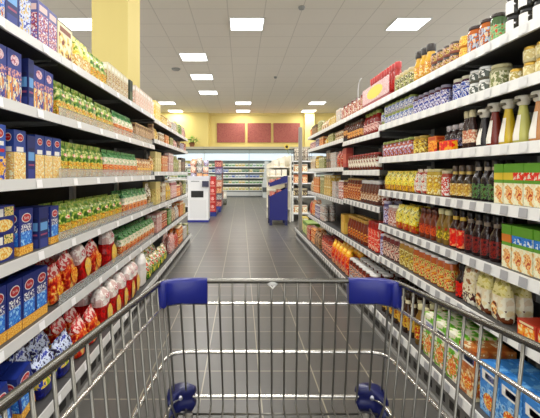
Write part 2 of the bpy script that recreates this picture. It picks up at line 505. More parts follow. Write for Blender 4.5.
def tray(w, d, h, m):
    mb = MB(); t = .003
    mb.box(-w/2, w/2, -d/2, d/2, 0, t, m)
    mb.box(-w/2, w/2, -d/2, -d/2+t, t, h, m); mb.box(-w/2, w/2, d/2-t, d/2, t, h, m)
    mb.box(-w/2, -w/2+t, -d/2+t, d/2-t, t, h, m); mb.box(w/2-t, w/2, -d/2+t, d/2-t, t, h, m)
    return mb

def parts_proto(spec, detailed):
    """first instance (not yet placed). Detailed: Empty with part meshes; far or single: one mesh."""
    name, cat, parts, w, d, h = spec
    if len(parts) == 1:
        o = bpy.data.objects.new(name, parts[0][1].mesh(name)); kids = []
    elif not detailed:
        mb = MB()
        for _, p in parts: mb.merge(p)
        o = bpy.data.objects.new(name, mb.mesh(name)); kids = []
    else:
        o = bpy.data.objects.new(name, None); o.empty_display_size = .05
        kids = []
        for pn, p in parts:
            c = bpy.data.objects.new(pn, p.mesh(pn)); c.parent = o; kids.append(c)
    return o, kids
def put(proto, loc, rot, label, cat, group, first):
    o, kids = proto
    if first:
        n, ks = o, kids
    else:
        n = o.copy(); ks = []
        for k in kids:
            c = k.copy(); c.parent = n; ks.append(c)
    COL.objects.link(n)
    for k in ks: COL.objects.link(k)
    n.location = loc; n.rotation_euler = rot
    n['label'] = label; n['category'] = cat; n['group'] = group
    return n
rng = random.Random(11)
def ofu(side, u):
    return 400 * 0.94 / (241 - u) if side == 'L' else 400 * 1.096 / (u - 241)
def cat_is_bag(sp): return sp[1] == 'bag'
NTH = ['nearest', 'second nearest', 'third nearest', 'fourth nearest', 'fifth nearest', 'sixth nearest', 'seventh nearest', 'eighth nearest', 'ninth nearest', 'tenth nearest', 'eleventh nearest', 'twelfth nearest', 'thirteenth nearest', 'fourteenth nearest', 'fifteenth nearest', 'sixteenth nearest', 'seventeenth nearest', 'eighteenth nearest', 'nineteenth nearest', 'twentieth nearest']
ENDS = {}
def place_words(k, n, r, q, rows, stack):
    w = []
    if n > 1: w.append('farthest' if k == n - 1 else NTH[min(k, 19)])
    if rows > 1: w.append(['front row', 'second row', 'third row'][r])
    if stack > 1: w.append(['lower', 'upper'][q])
    return (', ' + ', '.join(w)) if w else ''
def run(side, lvl, u0, u1, specs, label, rows=1, stack=1, gap=.004, tilt=0, front=.035, yaw=.03, lean=0, zs=None, group=None, fill=None, ys=None, jz=0, nm=None):
    """a run of products along one shelf between two picture columns (near to far); specs cycle"""
    ya, yb_ = ys if ys else sorted((ofu(side, u0), ofu(side, u1)))
    s = 1 if side == 'R' else -1
    L = LR if side == 'R' else LL
    zf = zr if side == 'R' else zl
    if not isinstance(specs, list): specs = [specs]
    if nm is None and specs[0][0] == 'jar': nm = ['spread_jar', 'pickle_jar', 'relish_jar', 'mustard_jar', 'preserve_jar', 'sauce_jar', 'olive_jar'][lvl]
    if nm is None and specs[0][0] == 'carton': nm = ['noodle_carton', 'snack_carton', 'cracker_carton', 'cereal_carton', 'biscuit_carton', 'dry_mix_carton', 'soup_carton'][lvl]
    zk = (side, round((lambda zz: zz[min(lvl, len(zz)-1)])(zf(ya + .01)), 3))
    if zk in ENDS and ENDS[zk] - .25 < ya < ENDS[zk] + .002: ya = ENDS[zk] + .003
    y = ya; k = 0
    det = ya < 3.0
    if nm: specs = [(nm,) + tuple(sp[1:]) for sp in specs]
    protos = [parts_proto(sp, det) for sp in specs]; used = [False]*len(specs); made = []
    while True:
        sp = specs[k % len(specs)]; w, d, h = sp[3:6]
        if y + w > yb_ + 0.3*w: break
        yc = y + w/2
        zlist = zf(yc)
        li = min(lvl, len(zlist)-1) if lvl >= 0 else len(zlist) + lvl
        z = zlist[li] + SHELF_T + 0.0005
        f = front - (0.055 if li == len(zlist)-1 else 0)
        room = zlist[li-1] - .016 - z if li > 0 else 9
        need = h*stack*math.cos(tilt) + w*abs(math.sin(tilt)) + .004
        fz = min(1, room/need)
        for r in range(rows):
            if r and f + (r+1)*d*(1.17 if cat_is_bag(sp) else 1) > .375: break
            for q in range(stack):
                if q > 0 and r > 0 and fill: continue
                x = s*(L + f + d/2 + r*(d*(1.17 if cat_is_bag(sp) else 1) + .004)) + rng.uniform(-.002, .002)
                rz = (-math.pi/2 if side == 'R' else math.pi/2) + rng.uniform(-yaw, yaw)
                lo = (h * q + 0.0005*q) * fz
                j = k % len(specs)
                tl = tilt + (rng.uniform(-lean, lean) if lean else 0)
                # tilt about the aisle-crossing axis, lifted so its lowest corner rests on the shelf
                up = abs(math.sin(tl)) * w/2
                # local x runs along the shelf; rotation order XYZ: tilt about local Y first
                n_ = put(protos[j], (x, yc + rng.uniform(-.001, .001), z + lo + up*fz), (0, tl, rz), label, sp[1], group or ('row: ' + label), not used[j])
                n_.scale = (1, 1, fz); used[j] = True; made.append((n_, k, r, q))
        y += w*(1.05 if cat_is_bag(sp) else 1)/math.cos(tilt) + gap; k += 1
    ENDS[zk] = max(ENDS.get(zk, 0), y - gap)
    for o, k_, r, q in made:
        o['label'] = label + place_words(k_, k, r, q, rows, stack)

# ---- prints
navy = mat('1d2f80', .35); blue = mat('2c55b5', .35); sky = mat('6aa5dd', .35); red = mat('c4202c', .35); wht = mat('f4f1ea', .4)
cream = mat('efe3c0', .45); pasta = pr(['c98a2e', 'e3b154', 'f0cf86'], 120, .5); pastaL = pr(['e3c077', 'f3e0ab', 'd8a452', 'fff4d6'], 70, .5)
green = mat('4f9a2d', .35); yellow = mat('f0cf3b', .35); orange = mat('e07a22', .35); pink = mat('d59aa0', .4)
LOGO = lambda cx, cz, rx, rz: [('o', cx, cz, rx*1.15, rz*1.22, wht, 1.5), ('o', cx, cz, rx, rz, red, 2.5), ('t', cx, cz, rx*.50, wht)]
def pasta_box(v=0, w=.098, d=.05, h=.205):
    if v == 0:   # navy, red oval, sky window, pasta strip
        dec = [('r', .12, .50, .88, .66, pr(['f4f1ea', '1d2f80'], 90)), ('r', .1, .2, .9, .5, pr(['6aa5dd', '3f7fcf', 'a8d0f0'], 40)), ('r', 0, 0, 1, .19, pasta)] + LOGO(.5, .8, .3, .085)
    elif v == 1:  # blue with pasta bowl below
        dec = [('r', .15, .62, .85, .70, wht), ('r', 0, 0, 1, .42, pr(['2c55b5', 'e3b154', 'f0cf86', '2c55b5'], 30)), ('o', .5, .2, .36, .13, pasta), ('r', .1, .5, .9, .56, red)] + LOGO(.5, .84, .3, .075)
    elif v == 2:  # cream spaghetti pattern
        dec = [('r', 0, 0, 1, .55, pastaL), ('r', .2, .56, .8, .66, wht)] + LOGO(.5, .85, .26, .07)
    elif v == 3:  # dark blue end with light square
        dec = [('r', .12, .42, .88, .62, sky), ('r', .15, .66, .85, .72, mat('16204f')), ('r', .15, .3, .85, .34, mat('a04a70')), ('r', .1, .0, .9, .22, mat('33418f'))]
    else:  # wheat sheaf print with pink disc
        dec = [('r', 0, 0, 1, .48, pr(['e2bd78', 'f5ead0', '51579a', 'd6924a'], 45, stretch=(1, 1, .4))), ('r', 0, .48, 1, .64, pr(['d8a79a', '6a5d96'], 50)), ('o', .5, .82, .30, .10, pr(['d9b0ba', 'e9d4d8', 'b06a80'], 60), 2)]
    return carton(w, d, h, [navy, blue, mat('26418f'), mat('1a2768'), mat('2c3b8c')][v], dec, 'pasta_box', 'pasta box')
def giftbox(w, d, h, base, cols, sc=40, name='carton', top=None):
    return carton(w, d, h, mat(base, .35), [('r', .06, .08, .94, .72, pr(cols, sc)), ('r', .12, .78, .88, .92, mat(cols[-1], .4))], name, 'box', top=top)
pbag = pr(['6f9a2c', 'c9b63a', 'e8cf62', 'd7962e'], 38, .3)
pgreen = pr(['35601f', '5f8a30', '93a848', 'dcd9a0'], 30, .3)
def green_bag(w=.10, d=.06, h=.165, seed=1):
    return bag(w, d, h, [(0, .5, pr(['c8922c', 'ecca66', 'b0701f', '9a9c38', 'e8d890'], 45, .3)), (.52, .8, pgreen), (.8, 2, pr(['5f8a34', '87a048', 'b4b872'], 30, .3))], extra=[(0, .62, .2, .045, pr(['e6e2c0', 'c8452c', 'f2efe0'], 40))], seed=seed)
def rwg_bag(w=.085, d=.055, h=.165, seed=2):
    return bag(w, d, h, [(0, .2, pr(['e8dcc0', 'c8782c'], 60)), (.2, .5, pr(['b5452a', 'd2703a', 'e9c58a', 'a03020'], 50, .3)), (.5, .74, pr(['f0ece0', 'e0d6c0', '9bb489'], 40)), (.74, 2, pr(['1f5a30', '3b8a48', '7fb07a'], 40))], seed=seed)
def santa_bag(w=.125, d=.07, h=.20, seed=3):
    return bag(w, d, h, [(0, .64, pr(['a51d22', 'c02a2c', '8e151c'], 20, .3)), (.64, 2, pr(['e6dad4', 'f2ece6', 'd4bdb8'], 14, .3))], crimp=False,
               extra=[(.14, .30, .34, .26, pr(['e6a83a', 'f3d06a', 'd9b98a'], 40)), (0, .80, .22, .06, pr(['f5eeee', 'b8303a'], 75))], seed=seed)
def red_bag(w=.12, d=.06, h=.17, seed=4):
    return bag(w, d, h, [(0, .75, pr(['a3252a', 'c8402f', 'd8763a', 'e9c27a'], 28, .3)), (.75, 2, pr(['d8c0b8', 'b83338'], 30))], extra=[(.05, .35, .3, .2, pr(['f0cc62', 'e09a38', 'c4402a'], 45))], seed=seed)

# ================================================================== LEFT side products
T = 'top left shelf'; S2 = 'second left shelf'; S3 = 'third left shelf'; S4 = 'fourth left shelf'; S5 = 'fifth left shelf'; S6 = 'lowest left shelf'
# top
run('L', 0, -12, 36, [giftbox(.10, .06, .23, '26418f', ['2c4ba5', '6f9bd8', 'e3c9a0', 'a03030']), pasta_box(3, .09, .06, .23), giftbox(.10, .06, .23, '2a3c90', ['31459c', 'cfd6ea', 'c8b070'])], 'tall blue carton on the top left shelf, at the picture corner', rows=1)
run('L', 0, 37, 55, giftbox(.095, .06, .205, '5b5f9c', ['f0e8e4', '8e7ab0', 'a03848', 'e8c8c0'], 50), 'violet and white carton on the top left shelf next to blue cartons')
run('L', 0, 56, 74, giftbox(.185, .09, .185, 'f0e3b8', ['f3ecd4', 'efe6c4', 'e0c87a', '8a4a28'], 14, top=mat('e9cf5a')), 'cream and yellow carton on the top left shelf')
run('L', 0, 76, 91, bag(.11, .06, .19, [(0, .5, pr(['e9dcb0', 'caa04a', 'f4ecd0'], 40)), (.5, 2, pr(['d8c85a', 'e9de94', '8aa040'], 30))], seed=6), 'yellow green packet on the top left shelf before the column')
run('L', 0, 91, 106, green_bag(.085, .05, .17, 7), 'green packet on the top left shelf in front of the yellow column')
run('L', 0, 107, 128, giftbox(.07, .06, .185, 'ded6b4', ['e6dfc2', 'b89a5a', '8a5a30', 'f4f0e0'], 50, top=mat('2c4a28')), 'slim cream carton with dark green top, top left shelf')
run('L', 0, 129, 134, carton(.09, .06, .19, mat('23301f'), [('r', .1, .1, .9, .5, mat('51603a'))], 'carton', 'box'), 'dark green carton between cream ones, top left shelf')
run('L', 0, 135, 154, giftbox(.07, .06, .185, 'e0cdb8', ['ecdcd0', 'c89a84', 'd8b8a0', 'f5efe8'], 60, top=mat('5d7a3c')), 'pinkish cream carton on the top left shelf')
run('L', 0, 155, 161, giftbox(.09, .06, .22, 'ead070', ['ecd880', 'd8b850', 'f6efc0'], 30), 'pale yellow carton on the far part of the top left shelf')
# second
run('L', 1, -10, 26, pasta_box(4, .10, .05, .215), 'wheat print pasta box, second left shelf, left of the dark blue box end')
run('L', 1, 27, 31.5, pasta_box(3, .045, .06, .215), 'narrow dark blue box end on the second left shelf')
run('L', 1, 32, 56, pasta_box(4, .09, .05, .20), 'wheat print pasta box on the second left shelf next to green bags')
run('L', 1, 58, 96, green_bag(.10, .06, .19, 8), 'green and yellow pasta bag on the second left shelf', rows=1)
run('L', 1, 98, 114, green_bag(.10, .06, .18, 9), 'green pasta bag past the dark gap, second left shelf', rows=1)
run('L', 1, 115, 134, rwg_bag(.09, .06, .18), 'red and white bag with dark green top, second left shelf')
run('L', 1, 135, 154, giftbox(.07, .05, .16, 'b8986a', ['d8c09a', '9a5a38', 'e8dcc4', '6a3a28'], 60), 'brown and cream packet on the second left shelf')
# third
run('L', 2, -10, 12, pasta_box(1, .09, .05, .215), 'bright blue pasta box at the picture edge, third left shelf')
run('L', 2, 13, 24.5, pasta_box(2, .085, .05, .205), 'navy box with cream spaghetti print, third left shelf, left of black box')
run('L', 2, 25.5, 33, pasta_box(3, .07, .05, .19), 'dark blue box with a pale square, third left shelf')
run('L', 2, 34, 58, pasta_box(2, .082, .05, .20), 'navy box with cream spaghetti print, third left shelf, beside green bags')
run('L', 2, 60, 104, green_bag(.10, .06, .195, 10), 'green and yellow pasta bag on the third left shelf')
run('L', 2, 105, 137, rwg_bag(.10, .06, .19, 11), 'red and white bag with green top on the third left shelf')
run('L', 2, 138, 153, bag(.10, .06, .16, [(0, .5, pr(['c8803a', 'e8c070', 'f0dca0'], 40)), (.5, 2, pr(['d8b060', 'a05a30', 'efe0b8'], 30))], seed=12), 'orange brown bag near the joint of the third left shelf', rows=1)
run('L', 2, 155, 160.5, carton(.10, .06, .22, mat('d6c480'), [('r', .1, .1, .9, .7, pr(['d8c684', 'ece0b0', 'b89a50'], 30))], 'carton', 'box'), 'plain yellow carton, third left shelf')
# fourth
run('L', 3, -10, 15, carton(.15, .09, .11, navy, [('r', .05, .62, .5, .9, wht), ('r', .55, .62, .95, .95, pr(['c8a860', 'e8d8a0', '6a7a3a'], 60)), ('o', .5, .3, .42, .22, pr(['e3b154', 'f3e0ab'], 60), 2), ('o', .12, .8, .14, .14, red, 2)], 'pasta_box', 'pasta box'), 'short blue box picturing a spoon, fourth left shelf', rows=2, stack=2)
run('L', 3, 17.5, 37, pasta_box(0, .115, .06, .195), 'upright blue box with red oval, fourth left shelf', rows=2)
run('L', 3, 38, 48, pasta_box(3, .09, .06, .19), 'dark blue box with a light square, fourth left shelf', rows=2)
run('L', 3, 49, 59, pasta_box(0, .09, .06, .185), 'blue box touching the first green bag, fourth left shelf', rows=2)
run('L', 3, 60, 124, green_bag(.145, .07, .185, 13), 'big green and yellow pasta bag, fourth left shelf', rows=2)
run('L', 3, 125, 147, rwg_bag(.12, .07, .20, 14), 'red and white bag with green top, fourth left shelf', rows=2)
run('L', 3, 148, 153, bag(.13, .07, .24, [(0, .5, pr(['b89a60', '5a3a28', 'e8d8b0'], 40)), (.5, 2, pr(['7a6a50', 'efe8d8'], 30))], seed=15), 'tall brown bag near the yellow carton, fourth left shelf')
run('L', 3, 155.5, 161, carton(.12, .07, .25, mat('d4c078'), [('r', .1, .1, .9, .7, pr(['d8c478', 'ecdca0', 'b8964a'], 30))], 'carton', 'box'), 'plain yellow carton, fourth left shelf', rows=2)
# fifth
run('L', 4, -12, 52.5, pasta_box(0, .108, .055, .225), 'navy pasta box with red oval, fifth left shelf', rows=3)
run('L', 4, 53.5, 66, red_bag(.12, .07, .19, 16), 'yellow and red bag right beside the blue boxes, fifth left shelf', rows=2, tilt=-.15)
run('L', 4, 69, 106, [red_bag(.14, .075, .22, 17), santa_bag(.13, .08, .235, 18)], 'tilted red and yellow bag, fifth left shelf', rows=2, gap=.035, tilt=-.45, lean=.04)
run('L', 4, 108, 117, santa_bag(.16, .09, .27, 19), 'upright red bag with round white top and red lettering, fifth left shelf', rows=1)
run('L', 4, 122, 156, rwg_bag(.11, .07, .19, 20), 'red and cream bag with green top, fifth left shelf', rows=2)
# lowest
run('L', 5, -12, 30, pasta_box(0, .11, .07, .20), 'blue pasta box leaning back on the lowest left shelf', rows=3, front=.06, tilt=-.22, gap=.05)
run('L', 5, 31, 68, bag(.16, .09, .19, [(0, .3, pr(['263a90', '1a2768'], 20)), (.3, .6, pr(['2c4ba5', 'e8d070', '9ab040'], 25)), (.6, 2, pr(['2a3f98', 'c8d0e0', '1a2558'], 30))], seed=22), 'blue pasta bag on the lowest left shelf', rows=3, tilt=-.2, lean=.1, gap=.02)
run('L', 5, 70, 94, red_bag(.14, .09, .20, 23), 'red and yellow bag behind the cart side, lowest left shelf', rows=3, tilt=-.2, lean=.05, gap=.02)
run('L', 5, 95, 134, santa_bag(.15, .10, .27, 24), 'red bag with round white top, lowest left shelf', rows=2, gap=.03, lean=.15)
run('L', 5, 136, 141.5, bag(.17, .09, .29, [(0, .5, mat('e8e4dc')), (.5, 2, mat('f4f1ec', .4))], crimp=False, seed=25), 'tall white rounded packet, lowest left shelf', rows=1)
run('L', 5, 142.5, 163, bag(.18, .10, .19, [(0, .4, pr(['c8c07a', '3f7a28', 'e8d868'], 20)), (.4, 2, pr(['e8d060', '2f6a28', 'f0eedd', 'c85a30'], 18))], seed=26), 'yellow and green vegetable bag on the lowest left shelf', rows=2, lean=.2)

# ================================================================== RIGHT side products
blk = mat('201f20', .3); gold = mat('c8a03c', .3, .6); whl = mat('e9e6de', .35); grn = mat('7fa23c', .35)
def J(r, h, g, l, t, **k): return jar(r, h, mat(g, .15) if isinstance(g, str) else g, mat(l, .3) if isinstance(l, str) else l, mat(t, .4) if isinstance(t, str) else t, **k)
def B(r, h, g, c, t, **k): return bottle(r, h, mat(g, .12) if isinstance(g, str) else g, mat(c, .3) if isinstance(c, str) else c, mat(t, .4) if isinstance(t, str) else t, **k)
# top
run('R', 0, 560, 498, J(.036, .078, '26241f', '1d1c1d', 'f4f2ee', lab=(.10, .80), arc=(195, 312)), 'black jar with big white label, top right shelf', stack=2)
run('R', 0, 497, 489, J(.034, .13, '4f6a44', '33291f', pr(['6f9a6a', '9ac08a', 'c85a3a'], 60), lab=(.05, .6)), 'green jar with dark lid beside the black jars, top right shelf')
run('R', 0, 488, 467, J(.042, .135, 'b8622c', '3a2a26', pr(['d88a50', '8a4a28', 'b8c8d8', 'e9c8a0'], 50), lab=(.1, .7)), 'orange brown jar with dark lid, top right shelf')
run('R', 0, 466, 455, J(.034, .058, 'e08a2a', 'f0c040', pr(['f0a030', 'f4d870', 'c85a20'], 60)), 'small orange jar with yellow lid, stacked two high, top right shelf', stack=2)
run('R', 0, 454, 430, J(.032, .060, 'a86a58', '4a4038', pr(['d8a098', 'c8b868', '8a4038', 'e8d8c8'], 60)), 'small pink brown jar stacked two high, top right shelf', stack=2)
run('R', 0, 429, 412, B(.036, .20, 'd8a83a', '2c2420', pr(['ecd070', 'c88a30', 'f4e8b8'], 50), sh=.5, nr=.6, caph=.045), 'yellow bottle with big dark cap, top right shelf')
run('R', 0, 411, 392, J(.034, .125, 'c8b878', 'd8c8a0', pr(['e2d8a0', '8a9a50', '5a4a30', 'f0e8cc'], 60), lab=(.05, .75)), 'cream and green jar on the top right shelf beside the red display')
run('R', 0, 362, 340, [J(.036, .15, 'a8604a', '6a2420', pr(['e8d8c8', 'a83a30', 'c8b898'], 60), lab=(.05, .75)), J(.036, .13, 'b87a5a', 'ece4d8', pr(['f0e8dc', 'a04838'], 60))], 'red and white jar just past the red display, top right shelf')
# second
run('R', 1, 560, 518, J(.031, .060, 'ddcf9a', gold, pr(['efe6c0', 'd8c890'], 50)), 'cream jar with gold lid, stacked two high at the right picture edge', rows=1, stack=2)
run('R', 1, 517, 500, J(.030, .055, 'e0d4a2', gold, pr(['f0ead0', 'b8a868'], 50)), 'cream jar with gold lid in a single layer, second right shelf', rows=1)
run('R', 1, 499, 487, J(.045, .105, 'b8b48c', 'c8c090', pr(['e4e0c4', '8a9060'], 50), lab=(.1, .7)), 'large pale green jar, second right shelf')
run('R', 1, 486, 469, J(.036, .060, '6a685a', 'ecece8', pr(['f0efea', '6a7068'], 40)), 'dark jar with white lid, stacked two high, second right shelf', stack=2)
run('R', 1, 468, 446, J(.035, .115, '57304a', 'd8d0b8', pr(['31479a', '6a86c8', 'f0eef0', '31479a'], 45), lab=(.08, .8)), 'jar with blue label and pale lid, second right shelf')
run('R', 1, 445, 413, J(.033, .115, '5a2a3a', '8a8496', pr(['44509a', '8a8ac0', 'f0ecf0', '5a4a8a'], 45), lab=(.08, .8)), 'purple jar with blue label, second right shelf')
run('R', 1, 412, 379, J(.034, .072, 'c8c4b8', '9aa84e', pr(['f2f0ea', '7888b8', 'e0d8cc'], 40), lab=(.1, .8)), 'small white labelled jar with green lid, stacked two high', stack=2)
run('R', 1, 377, 362, B(.045, .20, '8f2a26', 'a8b45a', pr(['d8a8a0', 'ecd0c8', 'a04038'], 35), sh=.62, nr=.5), 'dark red bottle with pink label, second right shelf', rows=1)
run('R', 1, 361, 343, B(.038, .185, '5a2a1c', '4a3a28', pr(['c88a4a', 'e8b878', '7a3a20'], 45), sh=.65, nr=.5), 'brown bottle with orange label, second right shelf', rows=1)
# third: cone bottles one by one
cones = [('b8603a', 'orange brown'), ('cf8f55', 'caramel'), ('c9c668', 'pale green'), ('d9b826', 'mustard yellow'), ('7a2a1e', 'dark red'), ('2a2628', 'black')]
us = [553, 531.5, 515, 500.5, 488.5, 478]
for (c, nm), u in zip(cones, us):
    y = ofu('R', u)
    pos = 'right edge of the picture' if nm == 'orange brown' else 'third right shelf'
    run('R', 2, 0, 0, cone_bottle(c, .190 if u > 480 else .175, .036), nm + ' sauce in a cone bottle with white flip cap, ' + pos, ys=(y - .038, y + .039), rows=1, group='cone sauce bottles on the third right shelf')
run('R', 2, 472, 461, B(.022, .185, '3a2420', 'd8cba0', pr(['e8d8c0', 'c88a70'], 60), sh=.6, nr=.55, caph=.035), 'slim dark bottle with cream cap beside the black sauce bottle')
run('R', 2, 459, 438, B(.030, .135, '2e1c1c', 'b8b0b0', pr(['8a8ea8', '3a2a30', 'd8d0d8'], 45), sh=.6, nr=.55, caph=.025), 'small dark bottle behind orange cardboard trays, third right shelf', front=.05)
run('R', 2, 437, 424, giftbox(.10, .05, .09, 'd8702a', ['e88a38', 'f4c060', 'c8401e'], 30), 'orange carton on the third right shelf')
run('R', 2, 423, 412, J(.036, .11, 'c8a038', 'b89a40', pr(['e8cc50', '8a6a28', 'f0e090'], 45), lab=(.05, .8)), 'yellow jar between orange cartons and white jars, third right shelf', rows=1)
run('R', 2, 411, 380, J(.036, .115, '8a3a2a', '9aa850', pr(['f2efe8', 'a8a0c8', 'c87a4a', '6a3028'], 40), lab=(.05, .78)), 'brown and white jar with green lid, third right shelf', rows=1)
run('R', 2, 376, 348, J(.037, .145, '6e2a1c', 'b0403a', pr(['f0ebe0', 'e0d8c8', '8a4a3a'], 20), lab=(.2, .78)), 'brown jar with white label and red lid, third right shelf', rows=1)
run('R', 2, 347, 342, carton(.16, .07, .20, mat('b03a30'), [('r', .1, .2, .9, .7, mat('c85a44'))], 'carton', 'box'), 'plain red carton at the shelf end, third right shelf')
# fourth
def rice_box(strip, w=.056, h=.165):
    return carton(w, .09, h, mat('64a52c', .35), [('r', 0, 0, 1, .52, pr(['efe0b8', 'f6eed4', 'e0b878'], 40)), ('r', 0, .60, 1, .78, strip), ('o', .58, .27, .34, .17, pr(['d88a4a', 'ecc890', 'b85a30'], 50), 2)], 'rice_box', 'box')
run('R', 3, 560, 516, rice_box(pr(['d8342c', 'e8503c', 'f4e8d8'], 50)), 'green carton with red strip, fourth right shelf', rows=2, gap=.002)
run('R', 3, 515.5, 498, rice_box(mat('f0cf3b', .35), .056), 'green carton with yellow strip, fourth right shelf', rows=2, gap=.002)
run('R', 3, 496.5, 469, B(.030, .185, '241a18', '2b2422', pr(['4a2a24', '6a8a5a', '2a1c1a'], 45), sh=.52, nr=.42, lab=(.05, .42), necklab=mat('b8a890')), 'dark bottle with black cap, fourth right shelf', rows=2)
run('R', 3, 468, 447, B(.028, .165, '3a2a1c', '5a4a3c', pr(['d8c070', 'b89048', 'e8dcb0'], 45), sh=.5, nr=.42, lab=(.08, .45), necklab=mat('d8b860')), 'dark bottle with golden label, fourth right shelf', rows=2)
run('R', 3, 446, 438, J(.032, .14, 'b84a38', 'd8c8a0', pr(['ece8e0', 'c84a38', 'f0ece8'], 35), lab=(.05, .75)), 'white jar with red print among yellow ones, fourth right shelf', rows=2)
run('R', 3, 437, 426, J(.034, .15, 'd0b03c', 'dcd090', pr(['e8d468', 'c8a040', 'f2eab8'], 40), lab=(.05, .78)), 'yellow jar right of the white packets, fourth right shelf', rows=2)
run('R', 3, 425, 415, bag(.07, .06, .15, [(0, 2, pr(['f0eee6', 'c8c0b8', 'f4e8d8', 'b84a38'], 30))], seed=31), 'white packet on the fourth right shelf', rows=2)
run('R', 3, 414, 386, bag(.095, .06, .14, [(0, .35, pr(['a85a28', 'e0b83c', '7a2a20'], 40)), (.35, 2, pr(['c8a82c', 'e8d440', 'f2e888', '9a9030'], 35))], seed=32), 'yellow packet on the fourth right shelf', rows=2)
run('R', 3, 385, 379, J(.036, .12, '7a2a24', '7a2a24', pr(['8a3a34', 'e8d8d0'], 40)), 'dark red jar at the start of the fourth right shelf', rows=2)
run('R', 3, 377, 360, B(.036, .20, '6a3a2c', 'ece8e4', pr(['e8dcc8', 'b08868', '5a2a24'], 35), sh=.6, nr=.6), 'brown bottle with white cap, under the lowered shelf step', rows=2)
run('R', 3, 359, 343, J(.040, .21, '6a2a1c', 'b89a60', pr(['c88a50', 'a04a30', 'e8c898'], 35), lab=(.05, .75)), 'tall brown jar with orange label, fourth right shelf', rows=2)
# fifth (near bays z .789, far .53)
run('R', 4, 560, 514, rice_box(pr(['2c6ab8', '4a90d8', 'e8f0f8'], 40), .058, .175), 'green carton with blue strip, fifth right shelf', rows=2, gap=.002)
run('R', 4, 513.5, 497, rice_box(mat('e8842c', .35), .058, .175), 'green carton with orange strip, fifth right shelf', rows=2, gap=.002)
run('R', 4, 495.5, 463, B(.030, .20, '2a1412', '1d1615', pr(['5a1c1c', '8a3a34', '2a1010'], 45), sh=.5, nr=.42, lab=(.08, .45), necklab=mat('8a7a6a')), 'very dark sauce bottle with maroon label, fifth right shelf', rows=2)
run('R', 4, 462, 448, B(.032, .20, '3c1c12', '201818', pr(['c8281e', 'd8402c', 'e8a878'], 40), sh=.5, nr=.42, lab=(.05, .5), necklab=mat('d8b040')), 'dark bottle with bright red label, fifth right shelf', rows=2)
run('R', 4, 447, 435, B(.032, .19, '8a6a2a', 'e0d8a0', pr(['d8c050', '8a8030', 'a83a28'], 40), sh=.55, nr=.5), 'olive yellow bottle with cream cap, fifth right shelf', rows=2)
run('R', 4, 434, 416, B(.032, .175, '7a3418', '5a2a18', pr(['c8643a', '8a3418'], 40), sh=.6, nr=.5), 'brown orange bottle on the fifth right shelf', rows=2)
run('R', 4, 415, 396, bag(.10, .06, .17, [(0, .3, pr(['c8a030', 'b04a28'], 30)), (.3, 2, pr(['d0b82c', 'ecd848', 'f4eca0', 'a89a30'], 30))], seed=33), 'big yellow packet on the fifth right shelf', rows=2)
run('R', 4, 395, 387, J(.036, .15, 'c8a8a0', 'f0ece4', pr(['f2ece8', 'b87868', 'd8c8c0'], 30), lab=(.05, .78)), 'white and pink jar, fifth right shelf', rows=2)
run('R', 4, 386, 379, J(.036, .17, '5a5080', 'c8c0d8', pr(['6a6098', 'd8d4e8', '8a3a3a'], 40), lab=(.05, .78)), 'violet jar at the start of the fifth right shelf', rows=2)
# sixth near
run('R', 5, 560, 513, giftbox(.10, .08, .062, 'c83a24', ['e06a2c', 'f0a848', 'f4e0b0'], 35), 'small red and orange carton lying on the sixth right shelf', rows=3)
run('R', 5, 512, 506, bag(.09, .06, .16, [(0, 2, pr(['b8c890', 'd8e0b8', '8aa058'], 25))], seed=39), 'pale green pouch on the sixth right shelf', rows=2)
run('R', 5, 505, 477, bag(.10, .06, .185, [(0, .35, pr(['ece0b8', 'f4efd8', '7a4a28'], 22)), (.35, .6, pr(['f2ecd8', 'e8dcc0'], 20)), (.6, 2, pr(['d8cc78', 'e8e0a8', 'b8b060'], 20))], extra=[(.0, .3, .2, .16, pr(['6a3a20', 'e0a048', 'f0e4c0'], 45))], seed=34), 'cream pouch with brown print, sixth right shelf', rows=2, gap=.012)
run('R', 5, 476, 462, bag(.10, .06, .20, [(0, .35, pr(['e8dcc0', '5a2a1c', 'f4efe0'], 22)), (.35, 2, pr(['e0d4a8', 'f0e8d0', 'a87a4a'], 20))], seed=35), 'taller white and brown pouch, sixth right shelf', rows=2)
run('R', 5, 461, 450, B(.034, .17, '2a1614', '201818', pr(['c8281e', 'd8402c', '3a1a14'], 40), sh=.5, nr=.42, lab=(.05, .5)), 'dark bottle with red label, sixth right shelf', rows=2)
run('R', 5, 449, 413, J(.036, .165, 'c8642a', 'efece6', pr(['e8b048', 'c84a28', 'f0d898', 'a8a048'], 40), lab=(.05, .7)), 'orange jar with white lid, sixth right shelf', rows=3)
run('R', 5, 412, 398, J(.036, .165, 'b88a3c', 'e8dcd0', pr(['e8d470', 'a88a38', 'f0e8b0'], 40), lab=(.05, .7)), 'yellow jar with pale lid, sixth right shelf', rows=3)
run('R', 5, 397, 379, J(.036, .165, '7a3030', 'd8c8c0', pr(['a85048', 'e8d0c0', '5a2a38'], 40), lab=(.05, .7)), 'dark red jar with pale lid, sixth right shelf', rows=3)
# far fifth = index 4 in far lists
run('R', 4, 377, 366, J(.040, .24, 'a8201c', 'b8302a', pr(['c83028', 'e0604c', 'e8c8b0'], 40), lab=(.05, .78)), 'bright red jar with red lid on the long lower shelf', rows=2)
run('R', 4, 365, 346, [B(.040, .22, '7a2c14', 'c89a40', pr(['d88a38', '8a3418', 'e8c070'], 35), sh=.6, nr=.6)], 'brown and orange bottle on the long lower shelf', rows=2)
run('R', 4, 345, 340, carton(.16, .08, .20, mat('d8a838'), [('r', .1, .1, .9, .6, mat('e8c050'))], 'carton', 'box'), 'golden yellow carton on the long lower shelf', rows=2)
